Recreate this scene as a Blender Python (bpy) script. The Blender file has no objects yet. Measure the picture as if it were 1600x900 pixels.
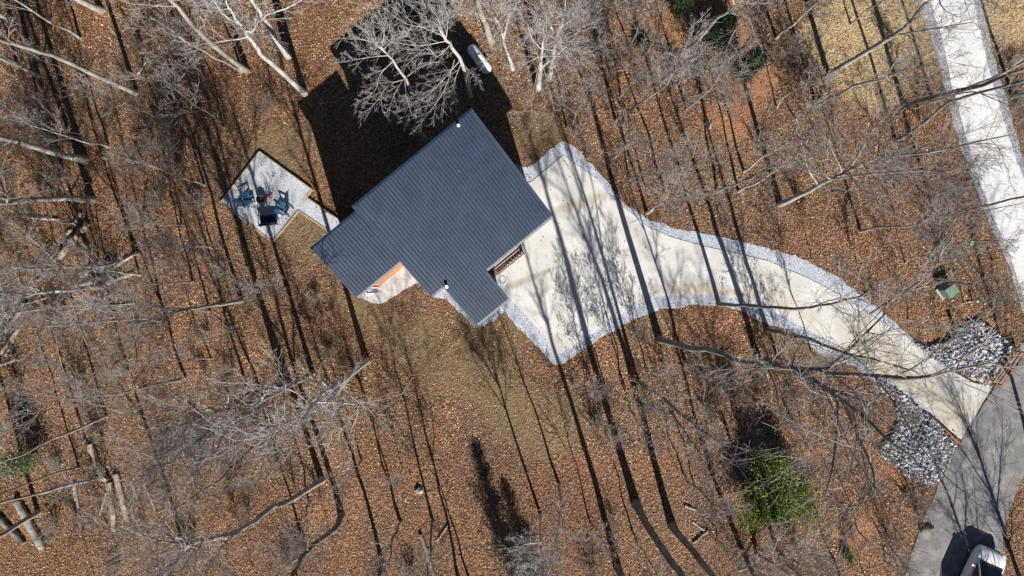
import bpy, bmesh, math, random
import numpy as np
from mathutils import Vector, Matrix

# ------------------------------------------------------------------ camera, sky, sun, exposure
SC = bpy.context.scene
COL = SC.collection
S = 23.0          # photograph pixels per metre on the ground
H = 48.0          # drone height above the ground
cam_d = bpy.data.cameras.new('drone_camera')
cam = bpy.data.objects.new('drone_camera', cam_d)
COL.objects.link(cam)
cam.location = (0, 0, H)
cam.rotation_euler = (0, 0, 0)
cam_d.sensor_width = 36
cam_d.lens = S*H/1600*36
cam_d.clip_end = 2000
SC.camera = cam

SUN_EL = math.radians(35.0)
SDIR = Vector((-0.285, 0.958, 0)).normalized()      # way the shadows run over the ground
to_sun = Vector((-SDIR.x*math.cos(SUN_EL), -SDIR.y*math.cos(SUN_EL), math.sin(SUN_EL)))
w = bpy.data.worlds.new('World'); SC.world = w; w.use_nodes = True
wn = w.node_tree
bg = wn.nodes['Background']
sky = wn.nodes.new('ShaderNodeTexSky'); sky.sky_type = 'NISHITA'; sky.sun_disc = False
sky.sun_elevation = SUN_EL
sky.sun_rotation = math.atan2(to_sun.x, to_sun.y)
sky.altitude = 3500; sky.air_density = 0.8; sky.dust_density = 0.2; sky.ozone_density = 1.5
wn.links.new(sky.outputs[0], bg.inputs[0]); bg.inputs[1].default_value = 0.05
sd = bpy.data.lights.new('sun', 'SUN'); sd.energy = 5.0; sd.angle = math.radians(0.5); sd.color = (1, 0.95, 0.88)
so = bpy.data.objects.new('sun', sd); COL.objects.link(so)
so.rotation_euler = to_sun.to_track_quat('Z', 'Y').to_euler()
SC.view_settings.view_transform = 'Standard'; SC.view_settings.look = 'None'
SC.view_settings.exposure = 0.8; SC.view_settings.gamma = 1
try:
    SC.cycles.max_bounces = 5; SC.cycles.diffuse_bounces = 3
except Exception: pass

rng = np.random.default_rng(7)
random.seed(7)

# ------------------------------------------------------------------ coordinates
def W(px, py, z=0.0):
    k = (1-z/H)/S
    return ((px-800)*k, -(py-450)*k)
def WP(pts, z=0.0): return [W(a, b, z) for a, b in pts]
def crop(c, r, pts):     # points read off a 3x enlargement of one 400x300 cell
    return [(400*c+a/3.0, 300*r+b/3.0) for a, b in pts]

# ------------------------------------------------------------------ noise / masks in numpy
def vnoise(x, y, cell, seed):
    r = np.random.default_rng(seed).random((256, 256))
    gx = x/cell+1000.3; gy = y/cell+1000.7
    ix = np.floor(gx).astype(int); iy = np.floor(gy).astype(int)
    fx = gx-ix; fy = gy-iy
    fx = fx*fx*(3-2*fx); fy = fy*fy*(3-2*fy)
    a = r[ix % 256, iy % 256]; b = r[(ix+1) % 256, iy % 256]
    c = r[ix % 256, (iy+1) % 256]; d = r[(ix+1) % 256, (iy+1) % 256]
    return (a*(1-fx)+b*fx)*(1-fy)+(c*(1-fx)+d*fx)*fy
def inpoly(x, y, poly):
    res = np.zeros(x.shape, bool); n = len(poly)
    for i in range(n):
        x1, y1 = poly[i]; x2, y2 = poly[(i+1) % n]
        if y1 == y2: continue
        c = ((y1 > y) != (y2 > y)) & (x < (x2-x1)*(y-y1)/(y2-y1)+x1)
        res ^= c
    return res
# soft regions of the ground: (photo x, y, half-width, half-height in photo px, tilt degrees)
GRASS = [(670, 520, 120, 62, 25), (600, 480, 80, 45, 35), (430, 240, 90, 40, -30), (470, 360, 60, 35, 40), (740, 590, 80, 50, 10), (815, 645, 130, 62, 25), (760, 520, 60, 40, 0),
         (840, 215, 55, 35, -10), (1010, 520, 60, 22, -20), (1265, 545, 70, 25, 30)]
CLAY = [(1035, 35, 45, 38, 20), (1160, 165, 55, 45, 0), (1130, 30, 40, 40, 0), (1345, 820, 50, 35, 0), (1390, 740, 35, 22, 0), (1440, 548, 40, 18, -25), (35, 838, 22, 14, 20), (1560, 520, 25, 18, 0), (1270, 700, 60, 30, 0)]
STRAW = [(1365, 55, 95, 105, 15), (1370, 140, 62, 42, -10), (1575, 25, 60, 40, 0), (1290, 60, 40, 50, 0)]
GREY = [(1180, 690, 70, 60, 0), (1050, 640, 70, 50, 0), (1000, 690, 60, 40, 0), (1150, 330, 60, 60, 0), (640, 650, 50, 60, 0), (330, 640, 140, 60, 10), (1260, 690, 60, 60, 0)]
def region(x, y, blobs, seed, wob=0.35):
    m = np.zeros(x.shape)
    nx = (vnoise(x, y, 2.3, seed)-.5)*2+(vnoise(x, y, .7, seed+1)-.5)*.9
    for (cx, cy, rx, ry, a) in blobs:
        wx, wy = W(cx, cy); a = math.radians(-a)
        dx = x-wx; dy = y-wy
        u = (dx*math.cos(a)+dy*math.sin(a))/(rx/S); v = (-dx*math.sin(a)+dy*math.cos(a))/(ry/S)
        d = np.sqrt(u*u+v*v)+nx*wob
        m = np.maximum(m, np.clip((1.15-d)/.45, 0, 1))
    return m

# ------------------------------------------------------------------ mesh helpers
def mesh_np(name, V, quads=None, tris=None, mat=None, smooth=False, col=None, mats=None, midx=None):
    me = bpy.data.meshes.new(name)
    V = np.asarray(V, dtype=np.float32).reshape(-1, 3)
    loops = []; starts = []; tot = 0; n = 0
    if quads is not None and len(quads):
        q = np.asarray(quads, dtype=np.int32).reshape(-1, 4)
        loops.append(q.ravel()); starts.append(np.arange(len(q), dtype=np.int32)*4); tot += q.size; n += len(q)
    if tris is not None and len(tris):
        t = np.asarray(tris, dtype=np.int32).reshape(-1, 3)
        loops.append(t.ravel()); starts.append(tot+np.arange(len(t), dtype=np.int32)*3); n += len(t); tot += t.size
    loops = np.concatenate(loops); starts = np.concatenate(starts)
    me.vertices.add(len(V)); me.vertices.foreach_set('co', V.ravel())
    me.loops.add(len(loops)); me.loops.foreach_set('vertex_index', loops)
    me.polygons.add(n); me.polygons.foreach_set('loop_start', starts)
    if smooth: me.polygons.foreach_set('use_smooth', np.ones(n, bool))
    me.update(calc_edges=True)
    if col is not None:
        ca = me.color_attributes.new('tint', 'FLOAT_COLOR', 'POINT')
        c4 = np.ones((len(V), 4), np.float32); c4[:, :3] = col
        ca.data.foreach_set('color', c4.ravel())
    for m in (mats or [mat]):
        if m: me.materials.append(m)
    if midx is not None: me.polygons.foreach_set('material_index', np.asarray(midx, np.int32))
    return me
def link(name, me, parent=None, loc=None, rotz=None):
    o = bpy.data.objects.new(name, me); COL.objects.link(o)
    if name in ('crown', 'twigs', 'stems', 'branches', 'foliage'): o['kind'] = 'stuff'
    if parent: o.parent = parent
    if loc is not None: o.location = loc
    if rotz is not None: o.rotation_euler = (0, 0, rotz)
    return o
def thing(name, label, cat, loc=(0, 0, 0), rotz=0, group=None):
    o = bpy.data.objects.new(name, None); COL.objects.link(o)
    o.location = loc; o.rotation_euler = (0, 0, rotz); o['label'] = label; o['category'] = cat
    if group: o['group'] = group
    return o
def tag(o, label, cat, group=None):
    o['label'] = label; o['category'] = cat
    if group: o['group'] = group
    return o
class MB:
    """collects boxes, cylinders, prisms -> one mesh"""
    def __init__(s): s.bm = bmesh.new()
    def box(s, c, d, rot=None, bevel=0.0):
        r = bmesh.ops.create_cube(s.bm, size=1.0)
        M = Matrix.Translation(c) @ (rot or Matrix.Identity(4)) @ Matrix.Diagonal((d[0], d[1], d[2], 1))
        bmesh.ops.transform(s.bm, matrix=M, verts=r['verts'])
        if bevel:
            es = list({e for v in r['verts'] for e in v.link_edges})
            bmesh.ops.bevel(s.bm, geom=es, offset=bevel, segments=2, affect='EDGES', profile=.6)
        return s
    def cyl(s, a, b, r1, r2=None, seg=16, caps=True):
        a = Vector(a); b = Vector(b); d = b-a
        r = bmesh.ops.create_cone(s.bm, cap_ends=caps, segments=seg, radius1=r1, radius2=r1 if r2 is None else r2, depth=d.length)
        M = Matrix.Translation((a+b)/2) @ d.to_track_quat('Z', 'Y').to_matrix().to_4x4()
        bmesh.ops.transform(s.bm, matrix=M, verts=r['verts']); return s
    def prism(s, pts, z0, z1):
        lo = [s.bm.verts.new((p[0], p[1], z0)) for p in pts]; hi = [s.bm.verts.new((p[0], p[1], z1)) for p in pts]
        n = len(pts)
        s.bm.faces.new(hi); s.bm.faces.new(list(reversed(lo)))
        for i in range(n): s.bm.faces.new((lo[i], lo[(i+1) % n], hi[(i+1) % n], hi[i]))
        return s
    def poly(s, pts):
        s.bm.faces.new([s.bm.verts.new(p) for p in pts]); return s
    def tube(s, pts, r, seg=8):
        for i in range(len(pts)-1):
            s.cyl(pts[i], pts[i+1], r if not hasattr(r, '__len__') else r[i], r if not hasattr(r, '__len__') else r[i+1], seg)
        return s
    def build(s, name, mat, parent=None, loc=None, rotz=None, smooth=False):
        bmesh.ops.recalc_face_normals(s.bm, faces=s.bm.faces)
        me = bpy.data.meshes.new(name); s.bm.to_mesh(me); s.bm.free()
        if smooth:
            me.polygons.foreach_set('use_smooth', [True]*len(me.polygons))
            try: me.set_sharp_from_angle(angle=math.radians(40))
            except Exception: pass
        if mat: me.materials.append(mat)
        return link(name, me, parent, loc, rotz)
def catmull(pts, n=6, closed=True):
    out = []; N = len(pts)
    P = [np.array(p, float) for p in pts]
    rngi = range(N) if closed else range(N-1)
    for i in rngi:
        p0 = P[(i-1) % N] if closed or i > 0 else P[0]; p1 = P[i]; p2 = P[(i+1) % N]
        p3 = P[(i+2) % N] if closed or i+2 < N else P[-1]
        for j in range(n):
            t = j/n
            out.append(tuple(.5*((2*p1)+(-p0+p2)*t+(2*p0-5*p1+4*p2-p3)*t*t+(-p0+3*p1-3*p2+p3)*t**3)))
    if not closed: out.append(tuple(P[-1]))
    return out
def densify(pts, step, jit=0.0, seed=1, closed=True):
    r = random.Random(seed); out = []
    n = len(pts)
    for i in range(n if closed else n-1):
        a = pts[i]; b = pts[(i+1) % n]; L = math.dist(a, b); k = max(1, int(L/step))
        for j in range(k):
            t = j/k; out.append((a[0]+(b[0]-a[0])*t+r.uniform(-jit, jit), a[1]+(b[1]-a[1])*t+r.uniform(-jit, jit)))
    return out

# ------------------------------------------------------------------ materials
def newmat(name):
    m = bpy.data.materials.new(name); m.use_nodes = True
    nt = m.node_tree; b = nt.nodes['Principled BSDF']
    return m, nt, b
def N(nt, t, **kw):
    n = nt.nodes.new(t)
    for k, v in kw.items():
        if k in n.inputs: n.inputs[k].default_value = v
        else: setattr(n, k, v)
    return n
def c4(c): return (c[0], c[1], c[2], 1)
def noise_mat(name, ca, cb, scale=8, rough=.8, bump=.3, bscale=None, metallic=0, detail=6, coat=0, spec=.4, dist=.02, lo=.35, hi=.65, third=None, tscale=1.0, stretch=None):
    m, nt, b = newmat(name); L = nt.links
    tc = N(nt, 'ShaderNodeTexCoord')
    src = tc.outputs['Object']
    if stretch:
        mp = N(nt, 'ShaderNodeMapping'); mp.inputs['Scale'].default_value = stretch; L.new(src, mp.inputs[0]); src = mp.outputs[0]
    no = N(nt, 'ShaderNodeTexNoise', Scale=scale, Detail=detail); L.new(src, no.inputs['Vector'])
    rp = N(nt, 'ShaderNodeValToRGB'); L.new(no.outputs['Fac'], rp.inputs[0])
    rp.color_ramp.elements[0].position = lo; rp.color_ramp.elements[0].color = c4(ca)
    rp.color_ramp.elements[1].position = hi; rp.color_ramp.elements[1].color = c4(cb)
    outc = rp.outputs[0]
    if third:
        n2 = N(nt, 'ShaderNodeTexNoise', Scale=tscale, Detail=3); L.new(src, n2.inputs['Vector'])
        r2 = N(nt, 'ShaderNodeValToRGB'); L.new(n2.outputs['Fac'], r2.inputs[0])
        r2.color_ramp.elements[0].position = .45; r2.color_ramp.elements[1].position = .7
        mx = N(nt, 'ShaderNodeMixRGB'); L.new(r2.outputs[0], mx.inputs[0]); L.new(outc, mx.inputs[1]); mx.inputs[2].default_value = c4(third)
        outc = mx.outputs[0]
    L.new(outc, b.inputs['Base Color'])
    b.inputs['Roughness'].default_value = rough; b.inputs['Metallic'].default_value = metallic
    b.inputs['Coat Weight'].default_value = coat; b.inputs['Specular IOR Level'].default_value = spec
    if bump:
        n3 = N(nt, 'ShaderNodeTexNoise', Scale=bscale or scale*3, Detail=5); L.new(src, n3.inputs['Vector'])
        bp = N(nt, 'ShaderNodeBump', Strength=bump, Distance=dist); L.new(n3.outputs['Fac'], bp.inputs['Height']); L.new(bp.outputs[0], b.inputs['Normal'])
    return m
def tint_mat(name, rough=.8, var=0.0, trans=0):
    m, nt, b = newmat(name)
    a = N(nt, 'ShaderNodeVertexColor', layer_name='tint')
    nt.links.new(a.outputs[0], b.inputs['Base Color'])
    b.inputs['Roughness'].default_value = rough; b.inputs['Specular IOR Level'].default_value = .25
    return m
def gravel_mat(name, ca, cb, cc, scale, rough=.9):
    m, nt, b = newmat(name); L = nt.links
    tc = N(nt, 'ShaderNodeTexCoord')
    vo = N(nt, 'ShaderNodeTexVoronoi', Scale=scale); L.new(tc.outputs['Object'], vo.inputs['Vector'])
    sx = N(nt, 'ShaderNodeSeparateColor'); L.new(vo.outputs['Color'], sx.inputs[0])
    rp = N(nt, 'ShaderNodeValToRGB'); L.new(sx.outputs[0], rp.inputs[0])
    rp.color_ramp.elements[0].color = c4(ca); rp.color_ramp.elements[1].color = c4(cb); rp.color_ramp.elements[0].position = .05
    e = rp.color_ramp.elements.new(.5); e.color = c4(cc)
    n2 = N(nt, 'ShaderNodeTexNoise', Scale=.7, Detail=7, Roughness=.65); L.new(tc.outputs['Object'], n2.inputs['Vector'])
    r2 = N(nt, 'ShaderNodeValToRGB'); L.new(n2.outputs['Fac'], r2.inputs[0])
    r2.color_ramp.elements[0].position = .3; r2.color_ramp.elements[0].color = (.72, .72, .72, 1); r2.color_ramp.elements[1].position = .65
    mx = N(nt, 'ShaderNodeMixRGB', blend_type='MULTIPLY'); mx.inputs[0].default_value = 1
    L.new(rp.outputs[0], mx.inputs[1]); L.new(r2.outputs[0], mx.inputs[2]); L.new(mx.outputs[0], b.inputs['Base Color'])
    b.inputs['Roughness'].default_value = rough
    bp = N(nt, 'ShaderNodeBump', Strength=.9, Distance=.03, invert=True); L.new(vo.outputs['Distance'], bp.inputs['Height']); L.new(bp.outputs[0], b.inputs['Normal'])
    return m

M = {}
M['gravel'] = gravel_mat('pale_blue_grey_gravel', (.40, .43, .49), (.58, .62, .70), (.49, .53, .60), 32)
M['patio_gravel'] = gravel_mat('patio_gravel', (.47, .49, .53), (.62, .65, .70), (.55, .58, .63), 38)
M['road_gravel'] = gravel_mat('white_crushed_stone', (.60, .60, .59), (.80, .80, .80), (.72, .72, .72), 20)
M['shoulder'] = gravel_mat('grey_shoulder_gravel', (.17, .18, .20), (.46, .48, .52), (.30, .315, .35), 18)
M['asphalt'] = noise_mat('worn_asphalt', (.10, .10, .105), (.22, .215, .22), 34, .9, .6, 140, third=(.27, .255, .235), tscale=1.3)
M['roof'] = noise_mat('charcoal_blue_metal', (.009, .021, .050), (.012, .027, .063), 1.2, .55, 0, metallic=.1, spec=.35, third=(.015, .031, .068), tscale=.6)
M['roof_b'] = noise_mat('charcoal_blue_metal_weathered', (.010, .022, .051), (.014, .028, .062), 2.2, .6, 0, metallic=.1, spec=.35, third=(.018, .032, .064), tscale=.9)
M['rib_shade'] = noise_mat('painted_rib_shade', (.004, .006, .011), (.006, .009, .016), 3, .7, 0)  # near-black colour painted as the shade line beside the roof ribs
M['gutter'] = noise_mat('grey_gutter_metal', (.26, .275, .30), (.33, .345, .37), 4, .5, 0, metallic=.3)
M['cedar'] = noise_mat('orange_cedar_siding', (.34, .13, .055), (.48, .20, .09), 3, .6, .3, 40, stretch=(1, 1, 8))
M['siding'] = noise_mat('dark_siding', (.10, .105, .11), (.13, .135, .14), 5, .7, .2)
M['trim'] = noise_mat('dark_trim', (.04, .04, .045), (.06, .06, .065), 5, .5, 0)
M['glass'] = noise_mat('window_glass', (.02, .03, .04), (.03, .04, .05), 2, .05, 0, spec=.8)
M['deckdark'] = noise_mat('dark_stained_board', (.035, .02, .016), (.075, .042, .032), 6, .6, .3)
M['redwood'] = noise_mat('red_brown_stained_wood', (.10, .03, .022), (.18, .055, .035), 8, .6, .3)
M['railwood'] = noise_mat('rust_brown_wood', (.20, .075, .035), (.36, .15, .07), 8, .7, .3)
M['edging'] = noise_mat('pale_timber_edging', (.30, .24, .15), (.44, .36, .24), 8, .8, .4)
M['blue'] = noise_mat('blue_painted_plastic', (.025, .10, .20), (.035, .13, .25), 5, .45, 0)
M['black'] = noise_mat('black_powder_coat', (.012, .014, .02), (.02, .024, .03), 5, .5, 0)
M['navyseat'] = noise_mat('dark_navy_fabric', (.014, .02, .05), (.022, .03, .07), 30, .9, .2)
M['steel'] = noise_mat('rusty_dark_steel', (.05, .045, .045), (.13, .11, .10), 9, .6, .3, metallic=.3)
M['ash'] = noise_mat('grey_ash', (.3, .29, .28), (.55, .53, .5), 14, .95, .5)
M['whiteplastic'] = noise_mat('white_plastic', (.75, .75, .75), (.82, .82, .82), 5, .4, 0)
M['greenbox'] = noise_mat('sage_green_utility_paint', (.13, .19, .145), (.17, .235, .185), 6, .55, .1)
M['greencap'] = noise_mat('pale_green_lid', (.33, .40, .28), (.42, .48, .34), 6, .7, .1)
M['teal'] = noise_mat('teal_green_plastic', (.09, .24, .20), (.12, .30, .26), 6, .5, 0)
M['tank'] = noise_mat('white_tank_paint', (.66, .68, .70), (.78, .79, .8), 3, .35, 0)
M['carpaint'] = noise_mat('white_car_paint', (.74, .75, .77), (.78, .79, .8), 2, .25, 0, coat=1)
M['carglass'] = noise_mat('dark_car_glass', (.006, .008, .01), (.01, .012, .015), 2, .04, 0, spec=.8)
M['carblack'] = noise_mat('black_car_trim', (.012, .012, .013), (.02, .02, .02), 10, .6, 0)
M['rubber'] = noise_mat('tyre_rubber', (.015, .015, .015), (.03, .03, .03), 20, .9, .2)
M['alloy'] = noise_mat('alloy_wheel_metal', (.5, .5, .52), (.6, .6, .62), 5, .3, 0, metallic=.9)
M['lamp'] = noise_mat('clear_headlight', (.55, .57, .6), (.7, .72, .75), 5, .1, 0)
M['rock'] = None
def bark(name, a, b, c): return noise_mat(name, a, b, 5, .85, .6, 22, third=c, tscale=1.6, stretch=(1, 1, .35), dist=.03)
M['bark_pale'] = bark('pale_grey_bark', (.24, .215, .19), (.40, .365, .33), (.17, .15, .13))
M['bark_white'] = bark('white_smooth_bark', (.38, .36, .34), (.58, .56, .53), (.28, .26, .24))
M['twig_white'] = noise_mat('white_twig_bark', (.27, .25, .24), (.38, .355, .34), 2, .85, 0)
M['bark_grey'] = bark('weathered_grey_bark', (.23, .205, .185), (.42, .385, .35), (.17, .15, .135))
M['bark_dark'] = bark('dark_brown_bark', (.12, .105, .095), (.25, .22, .20), (.085, .075, .07))
M['twig_pale'] = noise_mat('pale_twig_bark', (.24, .215, .205), (.34, .31, .295), 2, .85, 0)
M['twig_grey'] = noise_mat('grey_brown_twig_bark', (.18, .155, .143), (.27, .235, .215), 2, .85, 0)
M['twig_dark'] = noise_mat('dark_twig_bark', (.13, .115, .11), (.30, .265, .25), 1.5, .85, 0)
M['log'] = noise_mat('weathered_log_wood', (.22, .16, .115), (.46, .37, .29), 3, .9, .6, 16, third=(.20, .15, .11), stretch=(1, 1, 1))
M['cutwood'] = noise_mat('pale_cut_wood', (.36, .28, .20), (.58, .49, .38), 8, .9, .2)
M['tint'] = tint_mat('leaf_litter_leaf')
M['stone'] = tint_mat('broken_stone')
M['needle'] = tint_mat('evergreen_needles', .7)

# ground
def ground_material():
    m, nt, b = newmat('forest_floor'); L = nt.links
    tc = N(nt, 'ShaderNodeTexCoord'); P = tc.outputs['Object']
    v = N(nt, 'ShaderNodeTexVoronoi', Scale=13.0); L.new(P, v.inputs['Vector'])
    sx = N(nt, 'ShaderNodeSeparateColor'); L.new(v.outputs['Color'], sx.inputs[0])
    rp = N(nt, 'ShaderNodeValToRGB'); L.new(sx.outputs[0], rp.inputs[0]); cr = rp.color_ramp
    cr.elements[0].color = (.07, .040, .028, 1); cr.elements[1].color = (.38, .25, .155, 1)
    for p, c in ((.3, (.13, .072, .047)), (.6, (.21, .12, .075)), (.85, (.28, .17, .105))):
        e = cr.elements.new(p); e.color = c4(c)
    n1 = N(nt, 'ShaderNodeTexNoise', Scale=.22, Detail=6, Roughness=.6); L.new(P, n1.inputs['Vector'])
    r1 = N(nt, 'ShaderNodeValToRGB'); L.new(n1.outputs['Fac'], r1.inputs[0])
    r1.color_ramp.elements[0].position = .35; r1.color_ramp.elements[0].color = (.62, .66, .70, 1)
    r1.color_ramp.elements[1].position = .65; r1.color_ramp.elements[1].color = (1.1, 1.0, .95, 1)
    mx = N(nt, 'ShaderNodeMixRGB', blend_type='MULTIPLY'); mx.inputs[0].default_value = 1
    L.new(rp.outputs[0], mx.inputs[1]); L.new(r1.outputs[0], mx.inputs[2]); out = mx.outputs[0]
    at = N(nt, 'ShaderNodeVertexColor', layer_name='tint')
    sp = N(nt, 'ShaderNodeSeparateColor'); L.new(at.outputs[0], sp.inputs[0])
    nf = N(nt, 'ShaderNodeTexNoise', Scale=11, Detail=6, Roughness=.7); L.new(P, nf.inputs['Vector'])
    for idx, (a, c) in enumerate((((.12, .085, .045), (.27, .205, .115)), ((.27, .12, .06), (.44, .24, .13)), ((.40, .30, .17), (.56, .44, .27)))):
        rc = N(nt, 'ShaderNodeValToRGB'); L.new(nf.outputs['Fac'], rc.inputs[0])
        rc.color_ramp.elements[0].position = .35; rc.color_ramp.elements[0].color = c4(a)
        rc.color_ramp.elements[1].position = .65; rc.color_ramp.elements[1].color = c4(c)
        mm = N(nt, 'ShaderNodeMixRGB'); L.new(sp.outputs[idx], mm.inputs[0]); L.new(out, mm.inputs[1]); L.new(rc.outputs[0], mm.inputs[2]); out = mm.outputs[0]
    L.new(out, b.inputs['Base Color']); b.inputs['Roughness'].default_value = .95; b.inputs['Specular IOR Level'].default_value = .15
    bp = N(nt, 'ShaderNodeBump', Strength=.8, Distance=.05); L.new(v.outputs['Distance'], bp.inputs['Height'])
    n4 = N(nt, 'ShaderNodeTexNoise', Scale=3, Detail=8); L.new(P, n4.inputs['Vector'])
    b2 = N(nt, 'ShaderNodeBump', Strength=.6, Distance=.1); L.new(n4.outputs['Fac'], b2.inputs['Height']); L.new(bp.outputs[0], b2.inputs['Normal'])
    L.new(b2.outputs[0], b.inputs['Normal'])
    return m
M['ground'] = ground_material()

def concrete_material():
    m, nt, b = newmat('cream_concrete'); L = nt.links
    tc = N(nt, 'ShaderNodeTexCoord'); P = tc.outputs['Object']
    n1 = N(nt, 'ShaderNodeTexNoise', Scale=.55, Detail=10, Roughness=.7); L.new(P, n1.inputs['Vector'])
    rp = N(nt, 'ShaderNodeValToRGB'); L.new(n1.outputs['Fac'], rp.inputs[0])
    rp.color_ramp.elements[0].position = .32; rp.color_ramp.elements[0].color = (.47, .46, .43, 1)
    rp.color_ramp.elements[1].position = .62; rp.color_ramp.elements[1].color = (.60, .595, .575, 1)
    out = rp.outputs[0]
    n2 = N(nt, 'ShaderNodeTexNoise', Scale=14, Detail=5); L.new(P, n2.inputs['Vector'])
    r2 = N(nt, 'ShaderNodeValToRGB'); L.new(n2.outputs['Fac'], r2.inputs[0])
    r2.color_ramp.elements[0].position = .3; r2.color_ramp.elements[0].color = (.93, .925, .91, 1); r2.color_ramp.elements[1].position = .6
    mx = N(nt, 'ShaderNodeMixRGB', blend_type='MULTIPLY'); mx.inputs[0].default_value = 1; L.new(out, mx.inputs[1]); L.new(r2.outputs[0], mx.inputs[2]); out = mx.outputs[0]
    # muddy run-off stains of their own shape
    nd = N(nt, 'ShaderNodeTexNoise', Scale=1.2, Detail=4); L.new(P, nd.inputs['Vector'])
    for (cx, cy, rx, ry, ang, c, k) in ((1110, 455, 95, 10, 5, (.46, .35, .23), .5), (905, 318, 60, 9, -20, (.34, .30, .22), .6), (815, 440, 60, 5, -22, (.34, .30, .22), .7),
                                     (1380, 560, 90, 34, 40, (.40, .345, .25), .7), (1480, 640, 60, 40, 30, (.39, .345, .26), .7), (1230, 470, 60, 16, 35, (.43, .37, .27), .4), (870, 540, 30, 14, 30, (.33, .30, .25), .4)):
        x, y = W(cx, cy)
        mp = N(nt, 'ShaderNodeMapping', vector_type='TEXTURE')
        mp.inputs['Location'].default_value = (x, y, 0); mp.inputs['Rotation'].default_value = (0, 0, math.radians(-ang)); mp.inputs['Scale'].default_value = (rx/S, ry/S, 30)
        L.new(P, mp.inputs[0])
        ln = N(nt, 'ShaderNodeVectorMath', operation='LENGTH'); L.new(mp.outputs[0], ln.inputs[0])
        ad = N(nt, 'ShaderNodeMath', operation='ADD'); L.new(ln.outputs['Value'], ad.inputs[0]); L.new(nd.outputs['Fac'], ad.inputs[1])
        mr = N(nt, 'ShaderNodeMapRange'); L.new(ad.outputs[0], mr.inputs['Value'])
        mr.inputs['From Min'].default_value = 1.0; mr.inputs['From Max'].default_value = 1.8; mr.inputs['To Min'].default_value = k; mr.inputs['To Max'].default_value = 0
        mm = N(nt, 'ShaderNodeMixRGB'); L.new(mr.outputs[0], mm.inputs[0]); L.new(out, mm.inputs[1]); mm.inputs[2].default_value = c4(c); out = mm.outputs[0]
    L.new(out, b.inputs['Base Color']); b.inputs['Roughness'].default_value = .85; b.inputs['Specular IOR Level'].default_value = .3
    bp = N(nt, 'ShaderNodeBump', Strength=.25, Distance=.01); L.new(n2.outputs['Fac'], bp.inputs['Height']); L.new(bp.outputs[0], b.inputs['Normal'])
    return m
M['concrete'] = concrete_material()

# ------------------------------------------------------------------ outlines (photo px)
gravel_px = [(800, 255), (826, 262), (878, 219), (902, 234), (935, 268), (957, 297), (975, 318), (1013, 342), (1040, 352), (1073, 360), (1120, 369), (1160, 377), (1200, 388), (1247, 401), (1310, 433), (1347, 463), (1373, 482), (1413, 520), (1447, 541), (1475, 568), (1490, 585), (1520, 602), (1530, 640), (1470, 664), (1440, 645), (1400, 620), (1365, 598), (1335, 572), (1300, 563), (1273, 548), (1253, 528), (1232, 514), (1205, 508), (1183, 500), (1153, 483), (1120, 478), (1083, 477), (1033, 484), (993, 498), (963, 514), (930, 534), (883, 566), (866, 570), (852, 556), (837, 540), (818, 520), (800, 502), (790, 488), (775, 497), (757, 509), (745, 512), (715, 485), (697, 466), (678, 466), (700, 420), (760, 380), (800, 330)]
conc_px = [(790, 300), (832, 283), (880, 243), (933, 280), (950, 303), (987, 334), (1013, 355), (1047, 370), (1100, 385), (1150, 396), (1200, 408), (1260, 434), (1310, 460), (1357, 491), (1413, 524), (1450, 554), (1483, 577), (1520, 598), (1549, 604), (1501, 686), (1477, 667), (1450, 636), (1413, 612), (1380, 588), (1345, 566), (1300, 538), (1250, 508), (1215, 490), (1180, 474), (1133, 462), (1080, 459), (1027, 463), (987, 478), (955, 500), (927, 520), (898, 540), (868, 552), (850, 525), (822, 492), (800, 470), (780, 430), (760, 420), (745, 395), (780, 350)]
asph_px = [(1410, 910), (1433, 836), (1453, 788), (1476, 736), (1501, 688), (1527, 646), (1552, 606), (1590, 546), (1640, 480), (1720, 380), (1900, 250), (1930, 360), (1760, 520), (1650, 660), (1600, 744), (1579, 790), (1566, 840), (1563, 905), (1530, 1000), (1470, 1180), (1300, 1180), (1370, 1010)]
road_out_px = [(1400, -160), (1415, -80), (1433, 0), (1463, 83), (1480, 160), (1500, 227), (1523, 293), (1542, 340), (1557, 373), (1580, 427), (1597, 483), (1625, 560), (1700, 520), (1680, 420), (1625, 320), (1594, 235), (1571, 150), (1547, 67), (1533, 0), (1515, -80), (1500, -160)]
road_in_px = [(1418, -160), (1434, -80), (1452, 0), (1473, 67), (1487, 133), (1503, 193), (1520, 250), (1537, 302), (1553, 343), (1577, 400), (1601, 468), (1640, 545), (1690, 500), (1664, 420), (1620, 325), (1585, 245), (1567, 187), (1550, 127), (1530, 50), (1520, 0), (1500, -80), (1486, -160)]
walk_px = [(562, 462), (580, 474), (597, 474), (612, 466), (628, 455), (652, 441), (690, 466), (700, 440), (640, 380), (560, 430)]
patio_px = [(346.6, 317), (407, 238), (488, 296.5), (480, 309), (532, 345), (545, 380), (514, 361), (467.5, 329.5), (427, 378.6)]
rock1_px = [(1525, 497), (1547, 513), (1584, 543), (1573, 550), (1547, 594), (1543, 603), (1515, 590), (1487, 575), (1455, 560), (1425, 532), (1447, 541), (1477, 533), (1500, 513)]
rock2_px = [(1372, 592), (1412, 616), (1438, 640), (1462, 660), (1492, 690), (1482, 718), (1468, 745), (1450, 758), (1430, 750), (1408, 738), (1378, 715), (1374, 700), (1392, 680), (1402, 655), (1396, 625), (1368, 604)]
G_gravel = densify(WP(gravel_px), .3, .085, 3)
G_conc = WP(conc_px)
def soften(px, n=5): return catmull(WP(px), n)
G_asph = densify(soften(asph_px), .5, .05, 5)
G_rout = densify(soften(road_out_px), .3, .07, 6)
G_rin = densify(soften(road_in_px), .3, .05, 8)
G_walk = densify(WP(walk_px), .25, .03, 4)
G_patio = WP(patio_px)
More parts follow.
